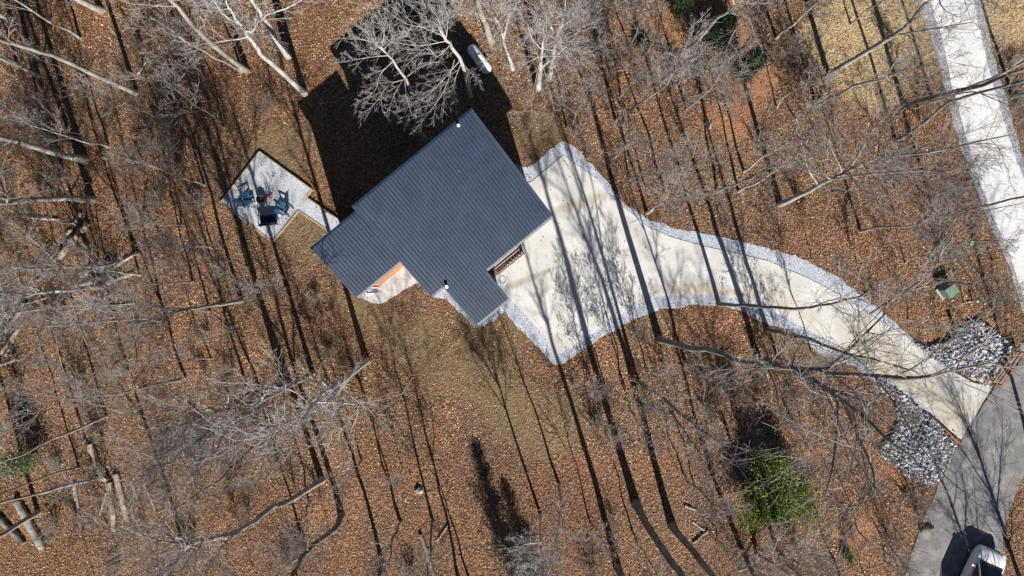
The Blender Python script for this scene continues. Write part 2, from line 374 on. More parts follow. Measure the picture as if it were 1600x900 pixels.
G_rock1 = WP(rock1_px); G_rock2 = WP(rock2_px)
HOUSE_ROT = math.radians(39.28)
ux, uy = .633, -.774; vx, vy = .774, .633
def HW(v, u): return ((u*ux+v*vx)/S, (u*uy+v*vy)/S)       # roof-plan pixels -> world
house_foot = [HW(-165, -203), HW(-84, -203), HW(-84, -203), HW(98, -203), HW(98, -51), HW(-20, -51), HW(-20, -2), HW(-64, -2), HW(-64, -70), HW(-85, -70), HW(-85, -134), HW(-165, -134)]

def slab(name, pts, z0, z1, mat):
    mb = MB(); mb.prism(pts, z0, z1)
    o = mb.build(name, mat); o['kind'] = 'structure'
    bm = bmesh.new(); bm.from_mesh(o.data); bmesh.ops.triangulate(bm, faces=[f for f in bm.faces if len(f.verts) > 4]); bm.to_mesh(o.data); bm.free()
    return o
# ------------------------------------------------------------------ ground sheet
xs = np.concatenate([np.linspace(-500, -48, 14)[:-1], np.arange(-48, 48.01, .4), np.linspace(48, 500, 14)[1:]])
ys = np.concatenate([np.linspace(-500, -32, 14)[:-1], np.arange(-32, 32.01, .4), np.linspace(32, 500, 14)[1:]])
gx, gy = np.meshgrid(xs, ys); fx = gx.ravel(); fy = gy.ravel()
reg_g = region(fx, fy, GRASS, 11, .6)*.75; reg_c = region(fx, fy, CLAY, 21, .7)*.7; reg_s = region(fx, fy, STRAW, 31, .25)*.95
V = np.stack([fx, fy, np.zeros_like(fx)], 1)
nx_, ny_ = len(xs), len(ys)
ii = np.arange(nx_*ny_).reshape(ny_, nx_)
Q = np.stack([ii[:-1, :-1], ii[:-1, 1:], ii[1:, 1:], ii[1:, :-1]], -1).reshape(-1, 4)
g = link('ground', mesh_np('ground', V, Q, mat=M['ground'], col=np.stack([reg_g, reg_c, reg_s], 1))); g['kind'] = 'structure'
slab('gravel_verge', G_gravel, -.05, .035, M['gravel'])
slab('front_path', G_walk, -.05, .045, noise_mat('pale_path', (.40, .41, .42), (.54, .54, .54), 3, .9, .3, 30))
slab('driveway', G_conc, -.05, .08, M['concrete'])
slab('road', G_asph, -.05, .05, M['asphalt'])
slab('road_shoulder', G_rout, -.05, .03, M['shoulder'])
slab('gravel_road', G_rin, -.04, .06, M['road_gravel'])
# driveway expansion joint between the parking pad and gravel, as a dark gap strip
# ------------------------------------------------------------------ leaf litter, grass, straw, pebbles, twigs
def scatter_xy(n, x0=-37, x1=37, y0=-21.5, y1=21.5): return rng.uniform(x0, x1, n), rng.uniform(y0, y1, n)
def hard(x, y):
    m = inpoly(x, y, WP(conc_px)) | inpoly(x, y, WP(gravel_px)) | inpoly(x, y, soften(asph_px)) | inpoly(x, y, soften(road_out_px)) | inpoly(x, y, WP(walk_px)) | inpoly(x, y, G_patio) | inpoly(x, y, G_rock1) | inpoly(x, y, G_rock2)
    return m
def quads_from(x, y, z, sx, sy, tilt, col, name, mat, kind_label=None, curl=.25):
    n = len(x); a = rng.uniform(0, 2*np.pi, n)
    ax = np.stack([np.cos(a), np.sin(a), rng.normal(0, tilt, n)], 1)
    ay = np.stack([-np.sin(a), np.cos(a), rng.normal(0, tilt, n)], 1)
    c = np.stack([x, y, z], 1)
    h1 = ax*sx[:, None]/2; h2 = ay*sy[:, None]/2
    p = np.stack([c-h1, c-h2*.9+h1*.1, c+h1, c+h2*.9+h1*.1], 1)
    lift = rng.uniform(0, curl, n)*sx
    p[:, 1, 2] += lift; p[:, 3, 2] += lift*rng.uniform(0, 1, n)
    p[:, :, 2] -= np.minimum(p[:, :, 2].min(1)-.004, 0)[:, None]
    me = mesh_np(name, p.reshape(-1, 3), np.arange(n*4).reshape(n, 4), mat=mat, col=np.repeat(col, 4, 0))
    o = link(name, me); o['kind'] = 'stuff'; return o
LC = np.array([(.11, .060, .042), (.19, .105, .070), (.27, .150, .095), (.35, .205, .125), (.44, .29, .18), (.55, .40, .27), (.66, .54, .42), (.25, .115, .075)])
def leafcols(n, x, y):
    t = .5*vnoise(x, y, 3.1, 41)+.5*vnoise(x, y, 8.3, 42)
    p = np.array([.22, .21, .17, .13, .11, .07, .03, .06])
    idx = rng.choice(8, n, p=p)
    c = LC[idx]*rng.uniform(.75, 1.2, (n, 1))
    gt = vnoise(x, y, 5.5, 43)[:, None]
    grey = np.clip(region(x, y, GREY, 51)*.6, 0, 1)[:, None]
    c = c*(1-grey)+(c.mean(1, keepdims=True)*np.array([1.12, 1.0, .95]))*grey
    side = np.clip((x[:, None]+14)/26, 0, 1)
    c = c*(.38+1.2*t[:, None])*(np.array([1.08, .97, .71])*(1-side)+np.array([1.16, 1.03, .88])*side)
    c[:, 1] *= (.9+.2*gt[:, 0]); m_ = np.clip(vnoise(x, y, 6.0, 47)*2-.9, 0, 1)[:, None]*.45; c = c*(1-m_)+c.mean(1, keepdims=True)*np.array([1.15, 1.0, .82])*m_
    return c
n = 560000
x, y = scatter_xy(n)
js = rng.exponential(.16, n); jx = x+rng.normal(0, 1, n)*js; jy = y+rng.normal(0, 1, n)*js
hd = hard(jx, jy); on_hard = hard(x, y); inrock = inpoly(x, y, G_rock1) | inpoly(x, y, G_rock2)
clump = vnoise(x, y, 1.1, 61)
den = 1-.40*region(x, y, GRASS, 11)-.5*region(x, y, CLAY, 21, .7)-.9*region(x, y, STRAW, 31, .25)
keep = (~hd) & (rng.random(n) < np.clip(den*(.35+.8*clump)*(.45+1.0*vnoise(x, y, 4.3, 67)), .03, 1))
# a few leaves blown onto the hard surfaces
keep |= hd & (rng.random(n) < np.where(inrock, .16, np.where(inpoly(x, y, WP(gravel_px)) & ~inpoly(x, y, WP(conc_px)), .03, .008))) & ~inpoly(x, y, house_foot)
keep &= ~inpoly(x, y, house_foot)
x = x[keep]; y = y[keep]; on_hard = on_hard[keep]; inrock = inrock[keep]; n = len(x)
z = np.where(inrock, rng.uniform(.15, .5, n), np.where(on_hard, rng.uniform(.09, .12, n), rng.uniform(.008, .07, n)))
z = np.where(True, z, rng.uniform(.008, .07, n))
onpatio = inpoly(x, y, G_patio); z[onpatio] = .205
sz = rng.uniform(.05, .115, n)
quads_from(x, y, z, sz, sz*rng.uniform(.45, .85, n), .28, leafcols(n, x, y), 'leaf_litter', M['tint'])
# dry grass blades
n = 260000; x, y = scatter_xy(n)
gm = np.clip(region(x, y, GRASS, 11, .5), 0, 1)*(.3+.9*vnoise(x, y, .8, 71))+.03
k = (rng.random(n) < gm) & ~hard(x, y) & ~inpoly(x, y, house_foot); x = x[k]; y = y[k]; n = len(x)
gc = np.array([(.27, .21, .11), (.36, .275, .16), (.17, .165, .07), (.42, .33, .21)])[rng.choice(4, n, p=[.3, .3, .2, .2])]*rng.uniform(.7, 1.1, (n, 1))
a = rng.uniform(0, 6.28, n); l = rng.uniform(.06, .15, n); b0 = np.stack([x, y, np.zeros(n)+.002], 1)
dx = np.stack([np.cos(a), np.sin(a), 0*a], 1)*.012; tip = b0+np.stack([np.cos(a*3)*l*.7, np.sin(a*3)*l*.7, l*.8], 1)
o = link('grass', mesh_np('grass', np.stack([b0-dx, b0+dx, tip], 1).reshape(-1, 3), None, np.arange(n*3).reshape(n, 3), mat=M['tint'], col=np.repeat(gc, 3, 0))); o['kind'] = 'stuff'
# straw mulch
n = 120000; x, y = scatter_xy(n, 18, 37, 4, 21.5)
k = (rng.random(n) < region(x, y, STRAW, 31, .25)*.95) & ~hard(x, y); x = x[k]; y = y[k]; n = len(x)
sc_ = np.array([(.62, .47, .27), (.54, .40, .22), (.72, .58, .37)])[rng.choice(3, n)]*rng.uniform(.75, 1.0, (n, 1))
quads_from(x, y, rng.uniform(.01, .03, n), rng.uniform(.14, .3, n), rng.uniform(.012, .02, n), .1, sc_, 'straw_mulch', M['tint'])

def rocks(n, poly, smin, smax, name, cols, zfun, seed=1, pw=2.0):
    r = np.random.default_rng(seed)
    P = np.array(poly); x0, y0 = P.min(0); x1, y1 = P.max(0)
    X = r.uniform(x0, x1, n*4); Y = r.uniform(y0, y1, n*4); k = inpoly(X, Y, poly); X = X[k][:n]; Y = Y[k][:n]; n = len(X)
    bm = bmesh.new(); bmesh.ops.create_icosphere(bm, subdivisions=1, radius=1)
    bv = np.array([v.co[:] for v in bm.verts]); bf = np.array([[v.index for v in f.verts] for f in bm.faces]); bm.free()
    s = smin+(smax-smin)*r.random(n)**pw
    D = bv[None]*(1+r.uniform(-.28, .28, (n, len(bv), 1)))*np.stack([r.uniform(.7, 1.3, n), r.uniform(.6, 1.1, n), r.uniform(.45, .8, n)], 1)[:, None]*s[:, None, None]
    a = r.uniform(0, 6.28, n); ca, sa = np.cos(a)[:, None], np.sin(a)[:, None]
    X2 = D[:, :, 0]*ca-D[:, :, 1]*sa; Y2 = D[:, :, 0]*sa+D[:, :, 1]*ca
    t = r.uniform(-.5, .5, (n, 1)); Z2 = D[:, :, 2]+X2*t
    VV = np.stack([X2+X[:, None], Y2+Y[:, None], Z2+(zfun(X, Y, r)+s*.25)[:, None]], -1)
    F = (bf[None]+(np.arange(n)*len(bv))[:, None, None]).reshape(-1, 3)
    c = np.array(cols)[r.choice(len(cols), n)]*r.uniform(.7, 1.15, (n, 1))
    o = link(name, mesh_np(name, VV.reshape(-1, 3), None, F, mat=M['stone'], col=np.repeat(c, len(bv), 0))); o['kind'] = 'stuff'; return o
SCOL = [(.50, .52, .56), (.38, .40, .44), (.64, .65, .68), (.20, .22, .26), (.36, .32, .27), (.13, .15, .19), (.40, .41, .44)]
for k_, (poly, cx, cy, nm) in enumerate(((G_rock1, *W(1515, 550), 900), (G_rock2, *W(1432, 690), 1000))):
    def zf(X, Y, r, cx=cx, cy=cy): return .02+.35*np.clip(1-np.hypot(X-cx, Y-cy)/2.3, 0, 1)+r.uniform(0, .16, len(X))
    rocks(int(nm*4.2), poly, .04, .135, 'rock_pile', SCOL, zf, 11+k_, 1.6)
PCOL = [(.50, .54, .61), (.42, .45, .52), (.62, .66, .74), (.34, .37, .43)]
def ring(poly, inner):   # pebbles in outer but not in inner
    return poly
def pebbles(n, outer, inner, name, smax, z, seed, cols=PCOL):
    r = np.random.default_rng(seed); P = np.array(outer); x0, y0 = P.min(0); x1, y1 = P.max(0)
    X = r.uniform(x0, x1, n); Y = r.uniform(y0, y1, n); k = inpoly(X, Y, outer)
    if inner is not None: k &= ~inpoly(X, Y, inner)
    k &= ~inpoly(X, Y, house_foot) & (np.abs(X) < 37) & (np.abs(Y) < 21.5)
    X = X[k]; Y = Y[k]; n = len(X)
    base = np.array([(1, 0, 0), (0, 1, 0), (-1, 0, 0), (0, -1, 0), (0, 0, .8)])*1.0
    s = r.uniform(.018, smax, n); a = r.uniform(0, 6.28, n)
    D = base[None]*(1+r.uniform(-.3, .3, (n, 5, 1)))*s[:, None, None]
    X2 = D[:, :, 0]*np.cos(a)[:, None]-D[:, :, 1]*np.sin(a)[:, None]; Y2 = D[:, :, 0]*np.sin(a)[:, None]+D[:, :, 1]*np.cos(a)[:, None]
    VV = np.stack([X2+X[:, None], Y2+Y[:, None], D[:, :, 2]+z], -1)
    bf = np.array([(0, 1, 4), (1, 2, 4), (2, 3, 4), (3, 0, 4)])
    F = (bf[None]+(np.arange(n)*5)[:, None, None]).reshape(-1, 3)
    c = np.array(cols)[r.choice(len(cols), n)]*r.uniform(.7, 1.1, (n, 1))
    o = link(name, mesh_np(name, VV.reshape(-1, 3), None, F, mat=M['stone'], col=np.repeat(c, 5, 0))); o['kind'] = 'stuff'
pebbles(60000, WP(gravel_px), WP(conc_px), 'loose_gravel', .05, .033, 3)
pebbles(16000, soften(road_out_px), soften(road_in_px), 'shoulder_stones', .06, .028, 5, [(.5, .52, .56), (.3, .31, .35), (.62, .63, .66), (.2, .21, .24)])

# ------------------------------------------------------------------ patio
pat = thing('fire_pit_patio', 'pale gravel fire pit patio with timber edging and a path leg to the house', 'patio', (0, 0, 0))
PZ = .18
mb = MB(); mb.prism(G_patio, 0, PZ); o = mb.build('gravel_bed', M['patio_gravel'], pat)
bm = bmesh.new(); bm.from_mesh(o.data); bmesh.ops.triangulate(bm, faces=[f for f in bm.faces if len(f.verts) > 4]); bm.to_mesh(o.data); bm.free()
for i in range(len(G_patio)):
    if i == 4: continue
    a = Vector(G_patio[i]+(0,)); b = Vector(G_patio[(i+1) % len(G_patio)]+(0,)); d = b-a
    L_ = d.length; ang = math.atan2(d.y, d.x)
    nrm = Vector((d.y, -d.x, 0)).normalized()
    k = max(1, round(L_/2.4))
    for j in range(k):
        c = a+d*((j+.5)/k); c = c+nrm*.0; c.z = (PZ+.06)/2
        MB().box((0, 0, 0), (L_/k-.012, .09, PZ+.06+.004*(j % 2)), None, .01).build('edging_timber', M['edging'], pat, c, ang)
pebbles(14000, G_patio, None, 'patio_pebbles', .03, PZ, 9, [(.50, .53, .58), (.44, .46, .51), (.60, .63, .68)])

# ------------------------------------------------------------------ house
house = thing('house', 'house with a charcoal blue ribbed metal shed roof stepped around its corners and cedar walls', 'house', (0, 0, 0), HOUSE_ROT)
def RM(u): return 8.6-.34*(u+211)/S
def RW(u): return 7.5-.34*(u+209)/S
def L3(v, u, z): return (v/S, -u/S, z)
roof = link('roof', None, house); 
roof.name = 'roof'
def roof_panel(v0, v1, u0, u1, zf):
    """one ribbed sheet between plan lines; ribs every 9 inches"""
    V_ = []; F_ = []
    x0, x1 = v0/S, v1/S
    prof = []; nrib = max(1, round((x1-x0)/.2286)); w_ = (x1-x0)/nrib
    for i in range(nrib):
        a = x0+i*w_
        prof += [(a, .045), (a+.016, .045), (a+.026, 0), (a+.064, 0), (a+w_-.026, 0), (a+w_-.016, .045)]
    prof.append((x1-.0015, .045))
    for (yy, z0) in ((-u0/S, zf(u0)), (-u1/S, zf(u1))):
        for (px, pz) in prof: V_.append((px, yy, z0+pz))
    n_ = len(prof)
    for i in range(n_-1): F_.append((i, i+1, n_+i+1, n_+i))
    me = bpy.data.meshes.new('roof_panel'); me.from_pydata(V_, [], F_); me.materials.append(M[random.choice(('roof', 'roof', 'roof_b'))]); me.materials.append(M['rib_shade'])
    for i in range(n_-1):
        if i % 6 == 2: me.polygons[i].material_index = 1  # flat strip on the rib's side away from the sun gets painted shade
    return link('roof_panel', me, roof)
def strips(v0, v1, u0, u1, zf, pw=21.03):
    n_ = max(1, round((v1-v0)/pw)); w_ = (v1-v0)/n_
    for i in range(n_): roof_panel(v0+i*w_, v0+(i+1)*w_, u0, u1, zf)
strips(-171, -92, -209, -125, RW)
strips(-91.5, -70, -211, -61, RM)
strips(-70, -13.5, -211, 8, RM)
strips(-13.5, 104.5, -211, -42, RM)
# roof deck just under the sheets, fascia and gutters
def deck(v0, v1, u0, u1, zf, name='roof_deck'):
    mb = MB()
    a = [L3(v0, u0, zf(u0)-.03), L3(v1, u0, zf(u0)-.03), L3(v1, u1, zf(u1)-.03), L3(v0, u1, zf(u1)-.03)]
    b = [(p[0], p[1], p[2]-.19) for p in a]
    va = [mb.bm.verts.new(p) for p in a]; vb = [mb.bm.verts.new(p) for p in b]
    mb.bm.faces.new(va); mb.bm.faces.new(vb[::-1])
    for i in range(4): mb.bm.faces.new((va[i], va[(i+1) % 4], vb[(i+1) % 4], vb[i]))
    return mb.build(name, M['trim'], house)
deck(-170.6, -92.4, -208.7, -125.4, RW); deck(-91.1, -70.2, -210.7, -61.4, RM); deck(-69.8, -13.8, -210.7, 7.6, RM); deck(-13.2, 104.1, -210.7, -42.4, RM)
for (v0, v1, u, zf) in ((-171, -92, -125, RW), (-91.5, -70.5, -61, RM), (-69.5, -13.5, 8, RM), (-12.5, 104.5, -42, RM)):
    z = zf(u); mb = MB(); x0, x1 = v0/S, v1/S; y = -u/S
    mb.box(((x0+x1)/2, y-.13, z-.15), (x1-x0, .012, .13)); mb.box(((x0+x1)/2, y-.065, z-.082), (x1-x0, .118, .006)); mb.box(((x0+x1)/2, y-.005, z-.15), (x1-x0, .012, .13)); mb.box(((x0+x1)/2, y-.068, z-.205), (x1-x0, .11, .012))
    mb.box((x0+.006, y-.068, z-.15), (.012, .11, .13)); mb.box((x1-.006, y-.068, z-.15), (.012, .11, .13))
    mb.build('gutter', M['gutter'], house)
def ridge(v0, v1, u, zf):
    z = zf(u); MB().box(((v0+v1)/2/S, -u/S, z+.045), ((v1-v0)/S, .14, .02)).build('ridge_cap', M['roof'], roof)
ridge(-171, -92, -208, RW); ridge(-91.5, 104.5, -210, RM)
def rake(v, u0, u1, zf):
    a = Vector(L3(v, u0, zf(u0)+.036)); b = Vector(L3(v, u1, zf(u1)+.036)); d = b-a
    q = d.to_track_quat('Y', 'Z').to_matrix().to_4x4()
    MB().box((0, 0, 0), (.12, d.length, .02), Matrix.Identity(4)).build('rake_trim', M['roof'], roof).matrix_local = Matrix.Translation((a+b)/2) @ q
rake(-171, -209, -125, RW); rake(104.5, -211, -42, RM); rake(-13.5, -42, 8, RM); rake(-70, -61, 8, RM); rake(-91.5, -211, -61, RM); rake(-93.5, -205, -125, RW)
# walls: closed volumes below the decks (top follows slope)
def wallbox(v0, v1, u0, u1, zf, mat, name='wall'):
    mb = MB()
    lo = [L3(v0, u0, -.1), L3(v1, u0, -.1), L3(v1, u1, -.1), L3(v0, u1, -.1)]
    hi = [L3(v0, u0, zf(u0)-.23), L3(v1, u0, zf(u0)-.23), L3(v1, u1, zf(u1)-.23), L3(v0, u1, zf(u1)-.23)]
    a = [mb.bm.verts.new(p) for p in lo]; b = [mb.bm.verts.new(p) for p in hi]
    mb.bm.faces.new(b); mb.bm.faces.new(a[::-1])
    for i in range(4): mb.bm.faces.new((a[i], a[(i+1) % 4], b[(i+1) % 4], b[i]))
    return mb.build(name, mat, house)
wallbox(-164, -91, -201, -134, RW, M['cedar'])
wallbox(-84, -62.7, -203, -70, RM, M['siding'])
wallbox(-62.5, 97, -203, -52, RM, M['siding'])
wallbox(-62.5, -21, -52.1, -1, RM, M['siding'])
# siding boards on the cedar wall (front of the wing), lap by lap
nb = 26
for i in range(nb):
    z = .25+i*.225
    if z > RW(-134)-.5: break
    MB().box(((-164-91)/2/S, 134/S-.012, z), ((164-91)/S-.02, .024, .215), Matrix.Rotation(math.radians(-3), 4, 'X')).build('siding_board', M['cedar'], house)
MB().box(((-164-91)/2/S, 134/S-.03, .09), ((164-91)/S, .05, .14)).build('base_trim', M['edging'], house)
def opening(v, u, z, w_, h_, kind, face='front'):
    x, y = v/S, -u/S
    if face == 'front': d = (w_, .06, h_); c = Vector((x, y-.02, z))
    elif face == 'back': d = (w_, .06, h_); c = Vector((x, y+.02, z))
    elif face == 'left': d = (.06, w_, h_); c = Vector((x-.02, y, z))
    else: d = (.06, w_, h_); c = Vector((x+.02, y, z))
    f = MB().box(c, d).build(kind, M['whiteplastic'] if kind != 'garage_door' else M['deckdark'], house)
    off = {'front': (0, -.02, 0), 'back': (0, .02, 0), 'left': (-.02, 0, 0), 'right': (.02, 0, 0)}[face]
    k = 2 if kind == 'window' else 1
    if kind == 'garage_door':
        for j in range(4):
            MB().box(c+Vector(off)*1.2+Vector((0, 0, (j-1.5)*h_/4)), (w_*.97, .06, h_/4-.04)).build('door_panel', M['deckdark'], f)
        return
    for j in range(k):
        cc = c+Vector(off)+Vector((0, 0, (j-.5)*h_/2 if k == 2 else 0))
        dd = [d[0]-.14 if d[0] > .1 else .06, d[1]-.14 if d[1] > .1 else .06, h_/k-.12]
        MB().box(cc, dd).build('pane' if kind == 'window' else 'door_leaf', M['glass'] if kind == 'window' else M['redwood'], f)
opening(-130, -134, 4.2, 1.2, 1.3, 'window'); opening(-42, -1, 3.2, 1.6, 1.4, 'window'); opening(60, -52, 1.3, 2.7, 2.2, 'garage_door')
for v in (-60, -10, 40, 80):
    opening(v, -203, 5.6, 1.3, 1.4, 'window', 'back'); opening(v, -203, 1.9, 1.3, 1.4, 'window', 'back')
opening(97, -150, 5.0, 1.2, 1.4, 'window', 'right'); opening(97, -95, 4.8, 1.2, 1.4, 'window', 'right'); opening(-164, -170, 4.6, 1.0, 1.3, 'window', 'left')
opening(-6, -52, 1.5, 1.0, 2.1, 'entry_door')
# roof vents
def img_on_roof(px, py):
    rx, ry = px-800, py-450
    for _ in range(6):
        pass
    h = 7.0
    for _ in range(20):
        k = 1-h/H; X, Y = rx*k, ry*k; u = X*.633+Y*.774; h = RM(u)
    v = X*.774-Y*.633
    return v/S, -u/S, h
for (px, py, r_) in ((717, 198, .065), (698.5, 448, .075)):
    x, y, z = img_on_roof(px, py)
    p = MB().cyl((x, y, z-.1), (x, y, z+.32), r_, r_, 20).build('vent_pipe', M['black'], house, smooth=True)
    MB().cyl((x, y, z+.322), (x, y, z+.37), r_*1.5, r_*1.25, 20).build('vent_cap', M['whiteplastic'], p, smooth=True)
x, y, z = img_on_roof(717, 267)
MB().box((x, y, z+.05), (.03, .12, .06)).build('roof_clip', M['gutter'], roof)
# downspout with a splash elbow at the wing's corner
x, y = -160/S, 134/S-.09
d_ = MB().tube([(x, y, RW(-125)-.3), (x, y, .35), (x+.05, y-.12, .18)], .05, 10).build('downspout', M['whiteplastic'], house, smooth=True)
x0, y0 = W(576, 459, .1); 
# entry porch in the notch of the roof
pz = 1.05
def PV(v, u, z): return (v/S, -u/S, z)
rim = MB().box(PV(22, -29.5, pz-.06), (50/S, .07, .24)).build('porch_beam', M['redwood'], house)
for i in range(5):
    MB().box(PV(22, -49+i*4.1, pz+.02), (50/S, .14, .035)).build('deck_board', M['deckdark'], house)
MB().box(PV(47.4, -41, pz-.3), (.05, 24/S, 1.5)).build('porch_side_panel', M['trim'], house)
for i in range(9):
    v = 1+i*5.4
    q = MB().box(PV(v, -31, pz+.42), (.035, .035, .84)).build('baluster', M['deckdark'], house)
for i in range(6):
    v = 17+i*5.6
    q = MB().box(PV(v, -31.5, pz+.5), (.08, .08, .98)).build('porch_post', M['deckdark'], house)
    MB().cyl(PV(v, -31.5, pz+.99), PV(v, -31.5, pz+1.06), .05, .015, 4).build('post_cap', M['whiteplastic'], q)
MB().box(PV(22, -33.8, pz+.86), (48/S, .09, .04)).build('hand_rail', M['redwood'], house)
for i in range(4):
    MB().box(PV(-2.2-i*2.0, -38, pz-.22-i*.2), (.07, 16/S, .18)).build('porch_step', M['deckdark'], house)
# white splash block by the wing's wall
x, y = W(583, 459); t_ = thing('splash_trough', 'long white downspout trough lying at the foot of the cedar wall', 'downspout', (x, y, .045), math.radians(4))
MB().box((0, 0, .035), (.82, .15, .05), None, .015).build('trough', M['whiteplastic'], t_)
MB().cyl((-.36, .02, .0), (-.40, .05, .3), .055, .055, 10).build('elbow', M['whiteplastic'], t_)
# garden hose loop on the concrete
x, y = W(785, 437); pts = [(.22*math.cos(a), .26*math.sin(a), .02) for a in np.linspace(0, 6.28, 25)]
hs = MB().tube([(p[0], p[1], p[2]) for p in pts], .011, 5).build('garden_hose', M['black'], None, (x, y, .08)); tag(hs, 'thin dark hose loop lying on the concrete beside the porch', 'hose')

# ------------------------------------------------------------------ patio furniture
def adirondack(px, py, rot, label):
    x, y = W(px, py, .5)
    t = thing('adirondack_chair', label, 'chair', (x, y, PZ), rot, 'blue chairs round the fire pit')
    # faces +Y
    for i in range(5):
        MB().box((0, .25-i*.115, .36-i*.03), (.54, .10, .022), Matrix.Rotation(math.radians(14), 4, 'X'), .004).build('seat_slat', M['blue'], t)
    for i in range(5):
        xx = (i-2)*.115; hgt = .86-.05*abs(i-2)
        Mr = Matrix.Rotation(math.radians(22), 4, 'X')
        MB().box((xx*1.06, -.27-.16, .22+hgt/2), (.10, .022, hgt), Mr, .004).build('back_slat', M['blue'], t)
    MB().box((0, -.33, .44), (.66, .03, .08), Matrix.Rotation(math.radians(22), 4, 'X')).build('back_rail', M['blue'], t)
    for s in (-1, 1):
        MB().box((s*.34, .0, .575), (.14, .74, .024), None, .006).build('armrest', M['blue'], t)
        MB().box((s*.31, .30, .285), (.032, .10, .57)).build('leg', M['blue'], t)
        MB().box((s*.31, -.12, .19), (.032, .95, .11), Matrix.Rotation(math.radians(14), 4, 'X')).build('leg', M['blue'], t)
    return t
adirondack(386, 312, math.radians(-62), 'blue slatted chair on the left side of the fire pit')
adirondack(442, 326, math.radians(62), 'blue slatted chair on the right side of the fire pit nearest the house')
x, y = W(420.5, 344, .5)
t = thing('metal_loveseat', 'black two-seat metal bench with dark cushions at the lower corner of the patio', 'bench', (x, y, PZ), math.radians(6))
MB().box((0, .05, .40), (1.12, .56, .12), None, .03).build('seat_cushion', M['navyseat'], t)
for i in range(2): MB().box(((i-.5)*.56, -.27, .68), (.54, .13, .48), Matrix.Rotation(math.radians(14), 4, 'X'), .03).build('back_cushion', M['navyseat'], t)
for s in (-1, 1):
    MB().tube([(s*.62, -.40, 0), (s*.62, -.36, .62), (s*.62, .36, .62), (s*.62, .40, 0)], .018, 8).build('leg', M['black'], t)
    MB().box((s*.62, 0, .635), (.05, .70, .02)).build('armrest', M['black'], t)
MB().tube([(-.6, -.40, .95), (.6, -.40, .95)], .018, 8).build('top_rail', M['black'], t)
MB().tube([(-.6, -.30, .32), (.6, -.30, .32)], .018, 8).build('seat_rail', M['black'], t)
MB().tube([(-.6, .32, .32), (.6, .32, .32)], .018, 8).build('seat_rail', M['black'], t)
for i in range(9): MB().tube([((i-4)*.14, -.36, .34), ((i-4)*.14, -.40, .95)], .008, 5).build('back_spindle', M['black'], t)
x, y = W(412, 313)
t = thing('fire_pit', 'round dark steel fire pit with pale ash in the middle of the patio', 'fire pit', (x, y, PZ))
bm = bmesh.new(); prof = [(.0, .10), (.26, .10), (.27, .42), (.29, .46), (.31, .42), (.30, .05), (.24, 0)]
mb = MB(); seg = 28; rings = []
for k in range(seg):
    a = 2*math.pi*k/seg; rings.append([mb.bm.verts.new((r_*math.cos(a), r_*math.sin(a), z_)) for r_, z_ in prof[1:]])
for k in range(seg):
    A, B = rings[k], rings[(k+1) % seg]
    for j in range(len(A)-1): mb.bm.faces.new((A[j], B[j], B[j+1], A[j+1]))
mb.build('steel_ring', M['steel'], t, smooth=True)
MB().cyl((0, 0, .02), (0, 0, .16), .262, .25, 28).build('ash_bed', M['ash'], t)
for i in range(5):
    a = i*1.3; MB().cyl((.17*math.cos(a), .17*math.sin(a), .2), (-.1*math.cos(a+.4), -.1*math.sin(a+.4), .27), .035, .03, 8).build('charred_log', M['trim'], t)
x, y = W(423.5, 307)
t = thing('kindling_heap', 'small heap of orange-brown kindling beside the fire pit', 'firewood', (x, y, PZ))
rr = random.Random(4)
for i in range(22):
    a = rr.uniform(0, 3.14); cx, cy, cz = rr.gauss(0, .1), rr.gauss(0, .1), rr.uniform(.02, .14); l = rr.uniform(.12, .2)
    MB().box((cx, cy, cz), (l, .035, .03), Matrix.Rotation(a, 4, 'Z') @ Matrix.Rotation(rr.uniform(-.4, .4), 4, 'Y')).build('stick', M['railwood'], t)

# ------------------------------------------------------------------ utilities
def utility_box(px, py, rot, w_, d_, h_, label):
    x, y = W(px, py, h_/2)
    t = thing('transformer_box', label, 'utility box', (x, y, 0), rot)
    MB().box((0, 0, .05), (w_+.2, d_+.2, .12)).build('concrete_pad', M['ash'], t)
    MB().box((0, 0, h_/2+.08), (w_, d_, h_-.06), None, .02).build('cabinet', M['greenbox'], t)
    MB().box((0, .02, h_+.09), (w_+.05, d_+.05, .05), None, .015).build('lid', M['greenbox'], t)
    MB().box((0, -d_/2-.03, h_*.5), (.06, .06, .14)).build('latch', M['black'], t)
utility_box(1481, 455, math.radians(35), .72, .62, .85, 'sage green electrical transformer box in the leaves between the driveway and gravel road')
x, y = W(1518, 379); t = thing('valve_box', 'flat pale green valve box lid in the leaves near the gravel road', 'utility box', (x, y, 0), math.radians(-30))
MB().box((0, 0, .05), (.26, .36, .12), None, .015).build('lid', M['greencap'], t); MB().box((0, 0, .02), (.32, .42, .06)).build('frame', M['greenbox'], t)
x, y = W(1495, 514, .4); t = thing('utility_pedestal', 'teal-green utility pedestal beside the larger upper rock bed', 'pedestal', (x, y, 0), math.radians(-35))
MB().box((0, 0, .42), (.2, .17, .84), None, .02).build('body', M['teal'], t); MB().box((0, 0, .87), (.24, .2, .07), None, .02).build('cap', M['teal'], t)
x, y = W(1519, 471); t = thing('pipe_marker', 'short white plastic pipe stub with an elbow beside the transformer box', 'pipe', (x, y, 0))
MB().cyl((0, 0, 0), (0, 0, .55), .055, .055, 12).build('riser', M['whiteplastic'], t, smooth=True)
MB().cyl((-.42, -.02, .05), (.02, -.02, .05), .035, .035, 10).build('side_pipe', M['whiteplastic'], t, smooth=True)
MB().cyl((0, 0, .55), (0, 0, .60), .075, .07, 12).build('cap', M['whiteplastic'], t, smooth=True)
x, y = W(1548, 404); t = thing('survey_post', 'short dark wooden stake near the edge of the gravel road', 'post', (x, y, 0))
